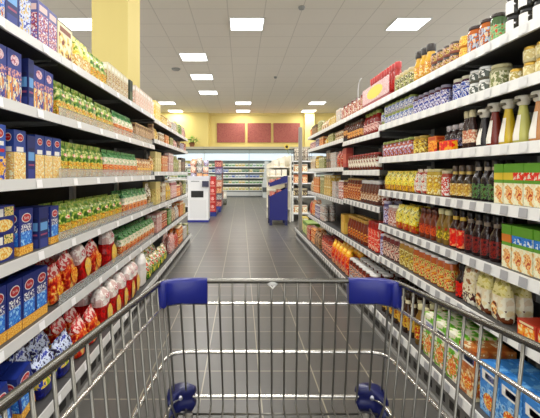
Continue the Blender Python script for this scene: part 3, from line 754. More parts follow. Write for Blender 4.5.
# lowest
def soup_box(b, cols, w=.125, h=.21, sc=28): return carton(w, .06, h, pr([cols[1], b, cols[0], cols[-1]], 14), [('r', 0, .02, 1, .55, pr(cols, sc)), ('r', .12, .66, .88, .86, wht), ('r', .3, .70, .92, .82, mat('3a4fa0')), ('o', .5, .28, .3, .16, pr(['e8b83c', 'd86a30', 'f4e0a0'], 45), 2)], 'soup_box', 'box')
run('R', 6, 600, 489, soup_box('5a92cc', ['5a94cf', '88b8e0', 'b8d4ea', '4a80b8']), 'sky blue carton with yellow food picture, lowest right shelf', rows=3, gap=.004)
run('R', 6, 488, 476, soup_box('b87848', ['c08a5a', 'b06a40', 'e0c090', 'e8dcc0'], .125, .22), 'orange carton next to the sky blue ones, lowest right shelf', rows=3)
run('R', 6, 475, 437, soup_box('8ac050', ['e8e4c8', '6aa83c', 'd88a50', 'f2f0e0'], .12, .23), 'light green carton on the lowest right shelf', rows=3)
run('R', 6, 436, 421, B(.034, .235, '7a5a20', 'd8d0a0', pr(['e0cc68', 'b03a28', 'c8a840'], 40), sh=.6, nr=.4), 'bottle with yellow and red label, lowest right shelf', rows=3)
run('R', 6, 420, 386, B(.036, .25, '38200f', '2a2018', pr(['e0c868', 'c8a048', '8a3a20'], 30), sh=.5, nr=.4, necklab=mat('ece0b8')), 'dark brown bottle with yellow label, lowest right shelf', rows=3)
run('R', -1, 379, 354, J(.048, .20, '6a2416', 'efece8', pr(['a84430', 'e8c8b0', '5a2018', 'd8dce4'], 35), lab=(.05, .75)), 'dark red jar with white lid, past the blue cart corner', rows=3)
run('R', -1, 353, 335, bag(.13, .09, .26, [(0, .3, pr(['a82418', 'c83a24', 'e8c898'], 25)), (.3, .72, pr(['b82018', 'd8402c', 'e8a050'], 25)), (.72, 2, pr(['f0d048', 'e8a83c'], 30))], seed=36), 'red packet with yellow top, lowest right shelf', rows=3)
run('R', -1, 334, 325, J(.055, .22, 'a83a28', '7a2a24', pr(['c85038', 'e8b098', '5a2a38'], 30), lab=(.05, .75)), 'large red brown jar, lowest right shelf', rows=3)

# far part of both sides: short blocks of varied goods
FARC = [('cream and brown', ['e8dcc0', '8a5a38', 'c8a878', 'f2ead8']), ('brick red', ['a83a2c', 'd86a50', '7a2420', 'e8c8a8']), ('mustard', ['d0a83c', 'ecd27a', '9a7428', 'f0e8c0']),
        ('olive', ['8a8a48', 'b8b878', '5a5a30', 'e0dcb8']), ('dark brown', ['4a3024', '8a6244', 'c8a880', '33241c']), ('pale grey', ['c8c4bc', 'ecebe6', '9a948c', 'd8b8a8']),
        ('orange', ['d8782c', 'f0a858', 'b04a24', 'f2dcb0']), ('violet grey', ['7a6a84', 'c0b4c4', '504464', 'e4dce0']), ('leaf green', ['5a8a3c', '98b860', '36602c', 'e4e8c0']), ('pink', ['d09a90', 'ecd0c8', 'a85a58', 'f4ece4'])]
rf = random.Random(8)
def mixed(side, lvl, ya, yb_, hmax, shelf, rows=1, tint=None):
    order = FARC[:]; rf.shuffle(order)
    if tint: order = [c for c in order if c[0] in tint] + [c for c in order if c[0] not in tint]
    y = ya; i = 0
    while y < yb_ - .1 and i < len(order):
        nmc, cols_ = order[i]; i += 1
        ln = min(rf.uniform(.22, .42), yb_ - y)
        t = rf.random(); stack = 1
        if t < .45:
            w_ = rf.uniform(.07, .13); stack = 2 if rf.random() < .35 else 1; h_ = rf.uniform(.6, .95)*hmax/stack
            sp = giftbox(w_, .06, h_, cols_[0], cols_, 40); kd = 'carton'; jn = 'carton'
        elif t < .8:
            stack = 2 if rf.random() < .4 else 1; h_ = rf.uniform(.65, .95)*hmax/stack
            sp = J(rf.uniform(.035, .045), h_, cols_[2], cols_[1] if rf.random() < .5 else cols_[3], pr(cols_, 40), lab=(.05, .78)); kd = 'jar'; jn = None
        else:
            w_ = rf.uniform(.09, .14); h_ = rf.uniform(.65, .9)*hmax
            sp = bag(w_, .06, h_, [(0, .6, pr(cols_, 30)), (.6, 2, pr(cols_[::-1], 25))], seed=rf.randrange(99)); kd = 'bag'; jn = 'snack_packet'
        run(side, lvl, 0, 0, sp, '%s %s, far %s' % (nmc, kd, shelf), rows=rows, stack=stack, ys=(y, y + ln), nm={'carton': 'carton', 'jar': 'food_jar', 'bag': 'food_packet'}[kd])
        y += ln + rf.choice((.005, .01, .05))
LN = ['top left shelf', 'second left shelf', 'third left shelf', 'fourth left shelf', 'fifth left shelf', 'lowest left shelf']
for i, hm in enumerate((.20, .17, .27, .26, .25, .27)):
    mixed('L', i, (4.76, 4.27, 4.76, 4.76, 4.45, 5.05)[i], 6.78, hm, LN[i], rows=2 if i > 2 else 1, tint=(('cream and brown', 'mustard', 'olive', 'pale grey'), ('cream and brown', 'mustard', 'orange'), None, None, ('brick red', 'pink'), ('brick red', 'orange', 'pink'))[i])
RN = ['top right shelf', 'second right shelf', 'third right shelf', 'fourth right shelf', 'lower long right shelf', 'lowest right shelf']
for i, hm in enumerate((.17, .15, .24, .27, .27, .26)):
    mixed('R', i, 4.33 if i < 4 else 5.3, 6.34, hm, RN[i], rows=2 if i > 2 else 1, tint=(('cream and brown', 'mustard', 'pale grey', 'olive'), ('olive', 'mustard', 'cream and brown'), ('pale grey', 'brick red'), ('mustard', 'olive', 'pink', 'pale grey'), None, ('orange', 'brick red', 'dark brown'))[i])
run('R', 0, 0, 0, giftbox(.12, .10, .2, '8aa84a', ['c8d078', 'e8e0a8', '5a8a3a'], 25), 'green and yellow carton on the low deck by the post', rows=2, ys=(6.42, 6.92), nm='tea_carton', front=.07)
run('R', 0, 0, 0, giftbox(.12, .10, .22, 'd8c060', ['ecdc88', 'c8a048', 'f4f0d0'], 25), 'pale yellow carton behind the post', rows=1, ys=(7.12, 7.42), nm='tea_carton', front=.1)
# cardboard trays under the small dark bottles on the third right shelf
for i, (u, c, w) in enumerate([(450.5, ('c8201e', 'e03a28', 'e8b03c'), .15), (440, ('d8702a', 'f0a838', 'c8301e'), .11)]):
    o = tray(w, .03, .05, pr(list(c), 30)).build('display_tray')
    o.location = (LR + .022, ofu('R', u), 1.294 + SHELF_T); o.rotation_euler = (0, 0, -math.pi/2)
    tag(o, ['bright red cardboard tray in front of small dark bottles', 'orange cardboard tray in front of small dark bottles'][i], 'tray')

# red display tray with a yellow oval on the top right shelf
dt = empty('display_box', (LR + .11, (ofu('R', 390) + ofu('R', 363))/2, 1.738 + SHELF_T), -math.pi/2, 'red and pink cardboard display box with a yellow oval sign, on the top right shelf', 'display box')
w = ofu('R', 363) - ofu('R', 390) - .02
bx = MB().box(-w/2, w/2, -.075, .075, 0, .035, mat('a8484a'))
bx.box(-w/2, w/2, -.077, -.073, .035, .165, pr(['e0c8c8', 'd0a0a0', 'e8d8d4'], 60)); bx.box(-w/2, w/2, .06, .075, .035, .17, mat('a83a38'))
bx.box(-w/2, -w/2+.004, -.073, .06, .035, .165, mat('b86a68'))
bx.build('tray_body', dt)
ov = MB(); pts = [(math.cos(a*math.pi/12)*w*.30, -.0775, .10 + math.sin(a*math.pi/12)*.05) for a in range(24)]
ov.poly(pts, mat('ecd838', .4)); ov.build('yellow_oval', dt)
rb = B(.026, .23, 'a8302c', 'b83430', pr(['a8302c', 'c85a50'], 40), sh=.7, nr=.8, caph=.05)
ya0 = ofu('R', 389)
run('R', 0, 0, 0, rb, 'red bottle with red cap standing in the red display box', ys=(ya0, ofu('R', 364)), front=.09, group='red bottles in the display box')
for o in [o for o in COL.objects if o.get('group') == 'red bottles in the display box']: o.location.z += .036
wire = MB().tube([(LR+.05, ofu('R', 357), 1.76 + .0), (LR+.05, ofu('R', 357), 1.97), (LR+.045, ofu('R', 358.2), 2.03), (LR+.04, ofu('R', 360), 2.055), (LR+.03, ofu('R', 362.5), 2.05)], .004, WHITE, 6).build('sign_holder_wire')
tag(wire, 'thin white curved wire sticking up from the top right shelf', 'sign holder')

# ------------------------------------------------------------------ shopping cart
chrome = mat('7c7a73', .32, .85); chromeb = mat('cfcdc8', .22, .9); cblue = mat('18217a', .38)
def bez(p, q, r, n=6):   # rounded corner
    return [((1-t)**2*p[0]+2*t*(1-t)*q[0]+t*t*r[0], (1-t)**2*p[1]+2*t*(1-t)*q[1]+t*t*r[1], (1-t)**2*p[2]+2*t*(1-t)*q[2]+t*t*r[2]) for t in [i/n for i in range(n+1)]]
CX = .081
cart = empty('shopping_cart', (0, 0, 0), 0, 'empty chrome wire shopping cart with blue corner guards, in the foreground', 'shopping cart')
YB = .14    # rear of the basket
def hoop(zf, zb, hwf, hwb, yf, rc=.045):
    """half-open hoop from rear left round the front to rear right; returns points"""
    A = lambda s, y: (CX + s*(hwb + (hwf-hwb)*(y-YB)/(yf-YB)), y, zb + (zf-zb)*(y-YB)/(yf-YB))
    L0 = A(-1, YB); Lc = A(-1, yf-rc); R0 = A(1, YB); Rc = A(1, yf-rc)
    FL = (CX - hwf + rc, yf, zf); FR = (CX + hwf - rc, yf, zf)
    side = [tuple(L0[i] + (Lc[i]-L0[i])*t/4 for i in range(3)) for t in range(4)]
    sideR = [tuple(Rc[i] + (R0[i]-Rc[i])*t/4 for i in range(3)) for t in range(1, 5)]
    return side + bez(Lc, (CX-hwf, yf, zf), FL) + bez(FR, (CX+hwf, yf, zf), Rc) + sideR
YF = .88
h1 = hoop(.962, 1.01, .254, .305, YF)
h2 = hoop(.911, .945, .248, .294, YF + .004)
h3 = hoop(.792, .80, .245, .290, YF + .030)
h4 = hoop(.680, .685, .236, .282, YF + .050)
MB().tube(h1, .0058, mat('6b6963', .25, .9)).build('top_rim', cart)
for hh, r in ((h2, .0035), (h3, .0042), (h4, .0040)): MB().tube(hh, r, chromeb, 7).build('basket_hoop', cart)
# vertical wires: front
YBOT = YF + .060; ZBOT = .655
for i in range(18):
    x = CX - .242 + i * .02847
    xb = CX + (x - CX) * .99 + .004
    MB().tube([(x, YF - .004, .958), (x, YF - .002, .91), (xb, YF+.044, .69), (xb, YBOT-.006, .664), (xb, YBOT - .02, ZBOT), (CX + (xb-CX)*1.02, YB, ZBOT)], 0.0024, chrome, 6).build('basket_wire', cart)
# side wires
for s in (-1, 1):
    n = 19
    for i in range(n):
        y = YB + .01 + (YF - .03 - YB) * i / (n - 1)
        t = (y - YB) / (YF - YB)
        xt = CX + s*(.305 + (.254-.305)*t) - s*.004
        zt = 1.01 + (.962-1.01)*t - .003
        xb = CX + s*(.282 + (.236-.282)*t) - s*.006
        MB().tube([(xt, y, zt), (xb, y + .012, .69), (xb - s*.012, y + .012, ZBOT + .003)], 0.0024, chrome, 6).build('basket_wire', cart)
fl = MB()
for k in range(9):
    y = YB + (YBOT - .03 - YB) * k / 8
    fl.tube([(CX - .262 + .03*(k/8), y, ZBOT - .004), (CX + .262 - .03*(k/8), y, ZBOT - .004)], .0024, chrome, 6)
fl.build('basket_floor', cart)
# blue upper corner guards: bent strip wrapping rim and second hoop
def guard(s):
    mb = MB()
    path = []   # (x, y, normal)
    xe = CX + s*.155; xc = CX + s*.2475
    pts = [(xe, YF + .012), (xc - s*.035, YF + .012), (xc - s*.012, YF + .006), (xc + s*.004, YF - .012), (xc + s*.009, YF - .028), (xc + s*.010, YF - .038)]
    inn = [(xe, YF - .012), (xc - s*.035, YF - .012), (xc - s*.022, YF - .018), (xc - s*.010, YF - .026), (xc - s*.009, YF - .032), (xc - s*.008, YF - .038)]
    zt, zb = .966, .914
    lv = [(zb, 0), (zb + .004, 1), (zt - .006, 1), (zt, .6), (zt + .002, .25)]
    n = len(pts); vs = []
    for z, k in lv:
        for (a, b) in list(zip(pts, inn)):
            m = ((a[0]+b[0])/2, (a[1]+b[1])/2); kk = .75 + .25*k if z < .93 else (.35 + .65*k)
            vs.append((m[0]+(a[0]-m[0])*kk, m[1]+(a[1]-m[1])*kk, z))
        for (a, b) in list(zip(pts, inn))[::-1]:
            m = ((a[0]+b[0])/2, (a[1]+b[1])/2); kk = .75 + .25*k if z < .93 else (.35 + .65*k)
            vs.append((m[0]+(b[0]-m[0])*kk, m[1]+(b[1]-m[1])*kk, z))
    N = 2*n
    fs = [(j*N+i, j*N+(i+1) % N, (j+1)*N+(i+1) % N, (j+1)*N+i) for j in range(len(lv)-1) for i in range(N)]
    fs += [tuple(range(N))[::-1], tuple((len(lv)-1)*N + i for i in range(N))]
    mb.add(vs, fs, cblue, True)
    return mb
for s in (-1, 1): guard(s).build('corner_guard', cart)
# lower bumpers: C shaped cushions at the hoop corners
def bumper(s):
    mb = MB(); xc = CX + s*.2425; y0 = YF + .05; z0 = .679
    bmat = mat('10174f', .3)
    # plan outline of a rounded corner block, extruded in three tapering layers, with a groove for the hoop
    out = [(-.058, .006), (-.040, .020), (-.015, .020), (.000, .010), (.008, -.008), (.008, -.034), (-.004, -.040), (-.012, -.022), (-.024, -.010), (-.054, -.010)]
    lv = [(-.026, .82, -.003), (-.022, .95, 0), (-.010, 1.0, 0), (-.005, .84, 0), (.005, .84, 0), (.010, 1.0, 0), (.021, .95, 0), (.025, .82, 0)]
    cx_ = -.022; cy_ = -.002; vs = []
    for z, k, dz in lv:
        for x, y in out:
            drop = -.012 if (y < -.02) else 0
            vs.append((xc + s*(cx_ + (x-cx_)*k), y0 + cy_ + (y-cy_)*k, z0 + z + dz + drop))
    n = len(out); m = len(lv)
    fs = [(a*n+b, a*n+(b+1) % n, (a+1)*n+(b+1) % n, (a+1)*n+b) for a in range(m-1) for b in range(n)]
    fs += [tuple(range(n))[::-1], tuple((m-1)*n+b for b in range(n))]
    mb.add(vs, fs, bmat, True)
    mb.blob((xc - s*.022, y0 - .0125, z0 + .004), .006, mat('c8c8d0', .3, .8), (1, .5, 1))
    return mb
for s in (-1, 1): bumper(s).build('bumper', cart)
MB().blob((CX - .012, YF, .957), .007, glass('e8e8e4', .7), (1.8, 1, 1.1)).tube([(CX-.02, YF, .955), (CX-.012, YF-.008, .948), (CX-.004, YF, .955)], .002, OFF, 6).build('plastic_clip', cart)
# chassis, handle and wheels (below and behind the picture)
ch = MB()
for s in (-1, 1):
    ch.tube([(CX+s*.20, YF+.02, .66), (CX+s*.20, .80, .16), (CX+s*.24, .10, .16), (CX+s*.27, .06, .66), (CX+s*.29, .04, 1.0)], .011, chrome, 8)
ch.tube([(CX-.20, .80, .17), (CX+.20, .80, .17)], .010, chrome); ch.tube([(CX-.23, .16, .17), (CX+.23, .16, .17)], .010, chrome)
ch.tube([(CX-.235, YB, ZBOT-.008), (CX+.235, YB, ZBOT-.008)], .008, chrome)
ch.build('chassis', cart)
MB().tube([(CX-.30, .03, 1.01), (CX+.30, .03, 1.01)], .014, cblue, 10).build('handle', cart)
for s in (-1, 1):
    for y, xx in ((.80, .20), (.12, .24)):
        wh = MB().tube([(CX+s*xx-.012, y, .0625), (CX+s*xx+.012, y, .0625)], .06, mat('3a3a3c', .6), 18)
        wh.box(CX+s*xx-.018, CX+s*xx-.014, y-.012, y+.012, .05, .16, steel).box(CX+s*xx+.014, CX+s*xx+.018, y-.012, y+.012, .05, .16, steel)
        wh.build('wheel', cart)

# ------------------------------------------------------------------ end of the aisle
post = MB().lathe([(.034, 0), (.034, 1.80), (.026, 1.82)], mat('8a857c', .55, .1), seg=12).build('support_post')
post.location = (1.045, 7.05, .183); tag(post, 'tall grey metal post at the far end of the right shelves', 'post')

# blue cardboard promotion stand
bs = empty('promotion_stand', (.85, 9.35, 0), 0, 'dark blue cardboard stand with slanted trays beside the far aisle', 'display stand')
bm_ = mat('171b68', .4)
for y0 in (-.26, .24):
    sp = MB().prism([(-.2, .12), (-.2, .66), (.21, .86), (.21, .12)], y0, y0+.02, bm_)
    sp.build('side_panel', bs)
    MB().prism([(-.2, .88), (-.2, .97), (.21, 1.13), (.21, .98), (-.02, .93)], y0, y0+.02, bm_).build('side_panel', bs)
MB().box(.20, .215, -.24, .24, .12, 1.13, bm_).build('back_panel', bs)
MB().prism([(-.19, .12), (-.19, .60), (.2, .72), (.2, .12)], -.238, .238, mat('141758', .5)).build('lower_box', bs)
MB().prism([(-.19, .88), (-.19, .91), (.2, .99), (.2, .96)], -.238, .238, mat('d8c8c8', .5)).build('upper_tray', bs)
for sx in (-.17, .18):
    for sy in (-.22, .22): MB().box(sx-.03, sx+.03, sy-.03, sy+.03, 0, .12, mat('161a4c', .5)).build('leg', bs)
for k, (x, y) in enumerate([(-.12, -.15), (-.12, 0), (-.12, .15), (.03, -.15), (.03, 0), (.03, .15)]):
    z = .605 + (x + .19)*.31
    o = giftbox(.10, .10, .11, 'c84a38', ['e8d0c8', 'c83a30', 'f0b8a0'], 30).__getitem__(2)[0][1].build('carton'); o.location = (.85+x, 9.35+y, z + .02)
    pw = ['front left', 'middle left', 'back left', 'front right', 'middle right', 'back right'][k]
    tag(o, 'small red and white carton, %s in the lower tray of the blue stand' % pw, 'box', 'cartons in the lower tray of the blue stand')
    o = giftbox(.10, .10, .10, 'c05030', ['e8b098', 'c83a30', 'f0d8c8'], 30).__getitem__(2)[0][1].build('carton'); o.location = (.85+x, 9.35+y, .93 + (x+.19)*.20)
    tag(o, 'small red carton, %s in the upper tray of the blue stand' % pw, 'box', 'cartons in the upper tray of the blue stand')

# cream shelves behind the blue stand
cs = empty('display_rack', (.95, 10.2, 0), 0, 'cream white rack behind the blue stand, rising to the right', 'rack')
cr = mat('efe9d6', .45)
MB().box(.24, .27, -.45, .45, 0, 1.62, cr).build('back_panel', cs)
MB().prism([(-.27, 0), (-.27, 1.42), (.24, 1.66), (.24, 0)], .43, .45, cr).build('side_panel', cs)
for z, x0 in ((.3, -.27), (.75, -.27), (1.10, -.27), (1.32, -.2)):
    MB().box(x0, .24, -.45, .43, z, z+.025, cr).build('shelf', cs)
for z, x0, n, nm in ((1.126, -.24, 3, 'lower'), (1.346, -.16, 2, 'upper')):
    for i in range(n):
        for j in range(4):
            o = carton(.12, .18, .15 if z < 1.3 else .17 + .05*i, mat('f2ecd8', .45), [('r', .1, .15, .9, .4, pr(['f0e8d0', 'd8ccb0'], 30))]).__getitem__(2)[0][1].build('carton')
            o.location = (.95 + x0 + .07 + i*.14, 9.86 + j*.2, z)
            tag(o, 'cream carton, column %s row %s, %s shelf of the rack behind the blue stand' % (['one', 'two', 'three'][i], ['one', 'two', 'three', 'four'][j], nm), 'box', 'cream cartons on the %s rack shelf' % nm)

# shelving beyond the cross aisle, right
def far_unit(x0, x1, y0, y1, lab, zs, h):
    root = empty('shelving_unit', ((x0+x1)/2, (y0+y1)/2, 0), 0, lab, 'shelving unit'); a = (x1-x0)/2; b = (y1-y0)/2
    MB().box(a-.03, a, -b, b, 0, h, OFF).build('back_panel', root)
    for yy in (-b, b-.02):
        p = MB().box(-a, -a+.05, yy, yy+.02, 0, h, OFF)
        k = .75
        while k < h-.1:
            p.box(-a+.012, -a+.04, yy-.002, yy+.0, k, k+.07, slot); k += .13
        p.build('upright', root)
    for z in zs: MB().box(-a, a-.03, -b+.02, b-.02, z-.03, z, WHITE).build('shelf', root)
    return root
far_unit(1.25, 1.85, 9.9, 12.9, 'white shelving unit beyond the grey post, with slotted end frame', [.2, .62, .95, 1.22, 1.5], 1.62)
kinds = [giftbox(.16, .12, .2, 'd88a4a', ['e8b070', 'f0e0c0', 'b85a30'], 20), giftbox(.16, .12, .19, 'ece4cc', ['f4efe0', 'd8cca8', 'c88a5a'], 20), giftbox(.16, .12, .2, '5a4a40', ['8a7a60', '3a2a28', 'd8c8a0'], 20)]
for zi, z in enumerate([.2, .62, .95, 1.22]):
    P = [parts_proto(k, False) for k in kinds]; used = [False]*3
    for j in range(15):
        for c in range(2):
            k = [2, 2, 0, 1][zi] if (j % 4) else (zi + 1) % 3
            put(P[k], (1.38 + c*.2, 10.05 + j*.185, z + .001), (0, 0, 0 if j == 0 else -math.pi/2), ['nearest', 'second nearest', 'third nearest', 'fourth nearest', 'fifth nearest', 'sixth nearest', 'seventh nearest', 'eighth nearest', 'ninth nearest', 'tenth nearest', 'eleventh nearest', 'twelfth nearest', 'thirteenth nearest', 'fourteenth nearest', 'farthest'][j] + ' carton, %s row, %s shelf of the white unit beyond the post' % (['front', 'back'][c], ['lowest', 'second lowest', 'second highest', 'highest'][zi]), 'box', 'cartons on white unit shelf ' + ['one', 'two', 'three', 'four'][zi], not used[k]); used[k] = True
# dark wire crate and flower on top of it
cb = empty('wire_crate', (1.55, 10.3, 1.5), 0, 'dark wire crate on top of the white unit beyond the post', 'crate')
mm = MB(); dm = mat('4a4240', .5)
for z in (.0, .1, .2, .3):
    mm.tube([(-.22, -.3, z+.006), (.22, -.3, z+.006), (.22, .3, z+.006), (-.22, .3, z+.006)], .006, dm, 5, True)
for i in range(9):
    x = -.22 + .055*i; mm.tube([(x, -.3, 0.006), (x, -.3, .306)], .004, dm, 5); mm.tube([(x, .3, .006), (x, .3, .306)], .004, dm, 5)
mm.build('wire_frame', cb)
for i, (dx, c) in enumerate(((-.12, 'b8a890'), (.0, 'c8c0b0'), (.12, '8a5a50'))):
    o = bag(.12, .2, .34, [(0, 2, pr([c, 'e0d8c8', '6a5a50'], 20))], seed=60+i)[2][0][1].build('packet'); o.location = (1.55+dx, 10.3, 1.507)
    tag(o, ['tan packet, leftmost in the dark wire crate', 'grey packet in the middle of the dark wire crate', 'brown packet, rightmost in the dark wire crate'][i], 'packet')
fl_ = empty('sunflower', (1.15, 9.80, 1.665), 0, 'yellow sunflower with a dark centre above the cream rack', 'flower')
st = MB().tube([(.05, .2, 0), (-.01, .05, .08), (-.03, 0, .17)], .006, mat('5a7a3a'), 6); st.build('stem', fl_)
pm = MB()
for k in range(12):
    a = k*math.pi/6; c, s_ = math.cos(a), math.sin(a)
    pm.add([(-.03+c*.025-s_*.012, -.002, .17+s_*.025+c*.012), (-.03+c*.025+s_*.012, -.002, .17+s_*.025-c*.012), (-.03+c*.085, -.02, .17+s_*.085)], [(0, 1, 2)], mat('e8c830', .5))
pm.build('petals', fl_)
MB().blob((-.03, -.004, .17), .035, mat('3a2a1c', .8), (1, .4, 1)).build('flower_centre', fl_)

# white cabinet and red stand, left end
wc = empty('display_cabinet', (-1.04, 9.95, 0), 0, 'white cabinet with a black slot and blue plinth at the left aisle end', 'cabinet')
MB().box(-.25, .25, -.25, .25, .05, 1.018, mat('e6e6e6', .35)).build('body', wc)
MB().box(-.255, .255, -.255, .25, 0, .05, mat('232a86', .4)).build('plinth', wc)
MB().box(-.17, .13, -.256, -.25, .60, .76, slot).build('slot', wc)
MB().box(-.17, .03, -.258, -.25, .985, 1.0, mat('77777a', .4)).build('handle', wc)
MB().box(.10, .26, -.30, -.25, .86, 1.0, mat('3a3a50', .5)).build('side_bin', wc)
MB().box(-.20, .20, -.252, -.25, .10, .54, mat('dddddd', .35)).build('door', wc)
tr = tray(.52, .50, .10, mat('d8d8de', .5)).build('display_tray'); tr.location = (-1.04, 9.95, 1.02); tag(tr, 'pale tray on top of the white cabinet', 'tray')
cols = [('c87a4a', 'e8c8a0', 'a83a30'), ('5a5a90', 'd8d8e8', '8a3a50'), ('d8a080', 'f0e0d0', 'b85a40'), ('a83a3c', 'e8b0a0', '6a2430'), ('7a7a78', 'd8d4cc', '4a4a58')]
rq = random.Random(4)
cn = ['orange', 'violet blue', 'peach', 'red', 'grey']
for lay in range(3):
    n = (9, 7, 5)[lay]
    for k in range(n):
        ci = rq.randrange(5)
        o = bag(.13, .10, .17, [(0, 2, pr(list(cols[ci]), 22))], seed=70+lay*10+k)[2][0][1].build('snack_bag')
        if lay == 0: px, py = -.15 + (k % 3)*.15, -.14 + (k // 3)*.14
        elif lay == 1: px, py = -.155 + (k % 3)*.155, -.13 + (k // 3)*.13
        else: px, py = -.16 + (k % 3)*.16, -.07 + (k // 3)*.13
        o.location = (-1.02+px, 9.95+py, 1.025 + lay*.172); o.rotation_euler = (0, rq.uniform(-.04, .04)*lay, rq.uniform(-.12, .12)); o.scale = (1, 1, rq.uniform(.8, 1.0) if lay < 2 else rq.uniform(.6, 1.15))
        tag(o, '%s snack bag, number %s of the %s layer heaped on the white cabinet' % (cn[ci], ['one', 'two', 'three', 'four', 'five', 'six', 'seven', 'eight', 'nine'][k], ['lowest', 'middle', 'top'][lay]), 'bag', 'snack bags heaped on the white cabinet')
rs = empty('promotion_stand', (-.79, 11.2, 0), 0, 'narrow red promotion stand with a blue foot, right of the white cabinet', 'display stand')
MB().box(-.11, .11, -.2, .9, 0, .12, mat('2a3a8a', .4)).build('foot', rs)
MB().box(-.10, .10, -.19, -.02, .12, .14, red).build('shelf', rs)
MB().box(-.10, .10, .0, .02, .12, 1.1, mat('b8303a')).build('back_panel', rs)
for k in range(4):
    o = carton(.18, .14, .22, mat('c8322c', .35), [('o', .5, .55, .28, .22, pr(['f0d8d0', 'd84a40'], 30), 2), ('r', .1, .08, .9, .2, mat('e8a090'))])[2][0][1].build('carton'); o.location = (-.79, 11.2-.1, .141 + k*.221)
    tag(o, ['bottom', 'second from bottom', 'third from bottom', 'topmost'][k] + ' red carton with a pale disc, on the narrow red stand', 'box')
# bin with mixed packets
for k in range(5):
    for lv in range(7):
        ci = rq.randrange(5)
        o = giftbox(.20, .14, .2, cols[ci][0], list(cols[ci]), 20)[2][0][1].build('carton')
        o.location = (-.70 + (lv % 2)*.015, 12.3 + k*.25, .171 + lv*.201)
        tag(o, '%s carton, %s layer of the %s pile behind the red stand' % (cn[ci], ['bottom', 'second', 'third', 'fourth', 'fifth', 'sixth', 'top'][lv], ['nearest', 'second', 'third', 'fourth', 'farthest'][k]), 'box', 'mixed cartons piled behind the red stand')
pl = MB().box(-.86, -.62, 12.2, 13.5, 0, .17, mat('3a4a98', .4)).build('pallet_base'); tag(pl, 'low blue base under the pile of mixed cartons', 'display base')
gb = bag(.26, .2, .5, [(0, .5, pr(['8a8a84', '6a6a60'], 10)), (.5, 2, pr(['c8c4b8', 'e0dcd0'], 10))], seed=90)[2][0][1].build('sack'); gb.location = (-.66, 15.0, 0)
tag(gb, 'grey sack on the floor past the pile of cartons', 'sack')
cs2 = far_unit(-2.2, -1.4, 12.0, 16.0, 'white shelving unit hidden behind the left display cabinet', [.2, .6, 1.0, 1.4], 1.6)
bpy.data.objects.remove([c for c in cs2.children if c.name.startswith('back_panel')][0])

# open chillers along the back wall
cz = [.37, .66, .95, 1.22, 1.50]
prods = {0: ('e8dcb0', 'c8b060'), 1: ('d8e0c8', '7a9a6a'), 2: ('e8ece8', '6a8a9a'), 3: ('c8d8e8', '4a5aa0'), 4: ('ece8d0', 'a8b878')}
chg = mat('c8cac6', .35); chd = mat('7a7f7c', .4)
PC = []
for a, b in (('e8dfb8', 'c0a850'), ('d8e4cc', '6a9a60'), ('eef0ee', '8aa0a8'), ('b8c8e0', '4458a0'), ('efe8cc', 'a0a858'), ('a8c0a0', '3f6a4a')):
    PC.append(carton(.15, .10, .15, mat(a, .4), [('r', .08, .1, .92, .55, mat(b, .4))], 'dairy_pack', 'dairy pack', sides=False))
clab = ['behind the white cabinet', 'left of the aisle middle', 'right of the aisle middle', 'behind the cream rack']
hdr = emis('d4e2ea', .40)
for i in range(4):
    x0 = -4.4 + i*2.2 + .0; xc = x0 + 1.1 + .4
    c = empty('open_chiller', (xc, 20.2, 0), 0, 'open refrigerated display case at the back wall, ' + clab[i], 'chiller', 'open chillers at the back wall')
    MB().box(-1.095, 1.095, .40, .49, 0, 2.15, mat('8f9692', .4)).build('back_panel', c)
    MB().box(-1.095, 1.095, -.50, .40, .06, .34, chg).box(-1.095, 1.095, -.44, .40, 0, .06, chd).box(-1.095, 1.095, -.515, -.50, .26, .30, mat('5c605e')).build('base', c)
    MB().box(-1.095, 1.095, -.50, .45, 2.16, 2.31, mat('8d9a95', .5)).box(-1.095, 1.095, -.49, .45, 2.31, 2.36, mat('39403c', .5)).box(-1.095, 1.095, -.52, .45, 2.36, 2.48, mat('b3ac92', .5)).build('canopy', c)
    MB().box(-1.09, 1.09, -.47, -.42, 1.80, 2.155, hdr).build('lit_header', c)
    for z in cz[1:]:
        MB().box(-1.09, 1.09, -.36, .40, z-.02, z, WHITE).box(-1.09, 1.09, -.375, -.36, z-.035, z+.015, WHITE).build('shelf', c)
    ld = bpy.data.lights.new('lamp', 'AREA'); ld.shape = 'RECTANGLE'; ld.size = 2.0; ld.size_y = .3; ld.energy = 4; ld.color = (.93, .97, 1)
    lo = bpy.data.objects.new('lamp', ld); COL.objects.link(lo); lo.parent = c; lo.location = (0, -.25, 1.79); lo.rotation_euler = (math.radians(-8), 0, 0)
    for zi, z in enumerate(cz):
        P = [parts_proto(p, False) for p in PC]; used = [False]*6
        for j in range(13):
            k = (zi*2 + (j + i*13)//5 + (1 if rq.random() < .25 else 0)) % 6
            if zi == 0: k = 0 if j % 3 else 4
            zz = z + .001 if zi else .341
            put(P[k], (xc - 1.0 + j*.166, 20.2 - .30 + (-.06 if zi == 0 else 0), zz), (0, 0, 0), '%s dairy pack from the left, %s shelf, chiller %s' % (['first', 'second', 'third', 'fourth', 'fifth', 'sixth', 'seventh', 'eighth', 'ninth', 'tenth', 'eleventh', 'twelfth', 'last'][j], ['bottom', 'fourth', 'third', 'second', 'top'][zi], clab[i]), 'dairy pack', 'dairy packs, level %s, chiller %s' % (['one', 'two', 'three', 'four', 'five'][zi], clab[i]), not used[k]); used[k] = True
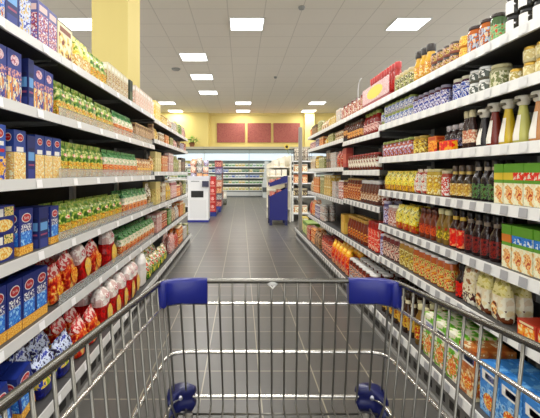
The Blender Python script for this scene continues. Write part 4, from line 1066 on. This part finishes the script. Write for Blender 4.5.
ep = MB().prism([(1.05, .0), (1.02, .5), (1.12, 1.2), (1.16, 1.75), (1.32, 1.75), (1.32, 0)], 19.15, 19.65, mat('c9ceca', .4)).box(1.03, 1.33, 19.12, 19.15, .28, .5, mat('4a4f4d')).build('end_panel_cabinet')
tag(ep, 'pale grey tapered end cabinet in front of the chillers, left of the blue stand', 'end cabinet')

# red panels on the back wall
for i, (u0, u1, nm) in enumerate(((217, 245, 'left'), (247.5, 271, 'middle'), (273.5, 300, 'right'))):
    y = 20.64
    xa, xb = (u0-241)*y/400, (u1-241)*y/400
    o = MB().box(xa, xb, y, y+.05, 2.76, 3.76, pr(['8a544e', '925c54', '98645a', '8c5850'], 9, .6, detail=4)).build('wall_panel')
    o.parent = None
    tag(o, '%s of the three dull red panels on the yellow back wall' % {'left': 'leftmost', 'middle': 'middle', 'right': 'rightmost'}[nm], 'wall panel')

# plant on the chiller
pt = empty('potted_plant', (-2.45, 20.0, 2.482), 0, 'leafy green potted plant on the chiller top at left', 'plant')
MB().lathe([(.10, 0), (.14, .2), (.15, .2), (.15, .22), (.12, .22), (.11, .18), (.001, .18)], mat('8a5a3a', .7)).build('pot', pt)
lf = MB(); rl = random.Random(3); lm = [mat('4a8a2a', .5), mat('6aa83a', .5), mat('8cc050', .5)]
for k in range(110):
    a = rl.uniform(0, 2*math.pi); rr = rl.uniform(.0, .36); z = .2 + rl.uniform(0, .38)*(1-rr/.6)
    x, y = math.cos(a)*rr, math.sin(a)*rr*.8
    d = Vector((math.cos(a), math.sin(a), rl.uniform(-.3, .8))).normalized()*.12; p = Vector((x, y, z)); sd = d.cross(Vector((0, 0, 1))).normalized()*.04
    lf.add([p, p+d*.5+sd, p+d, p+d*.5-sd], [(0, 1, 2, 3)], lm[k % 3])
lf.build('foliage', pt)
sm = MB()
for k in range(7):
    a = k*.9; sm.tube([(0, 0, .18), (math.cos(a)*.1, math.sin(a)*.1, .32), (math.cos(a)*.22, math.sin(a)*.2, .42)], .006, mat('4a6a2a'), 5)
sm.build('stems', pt)
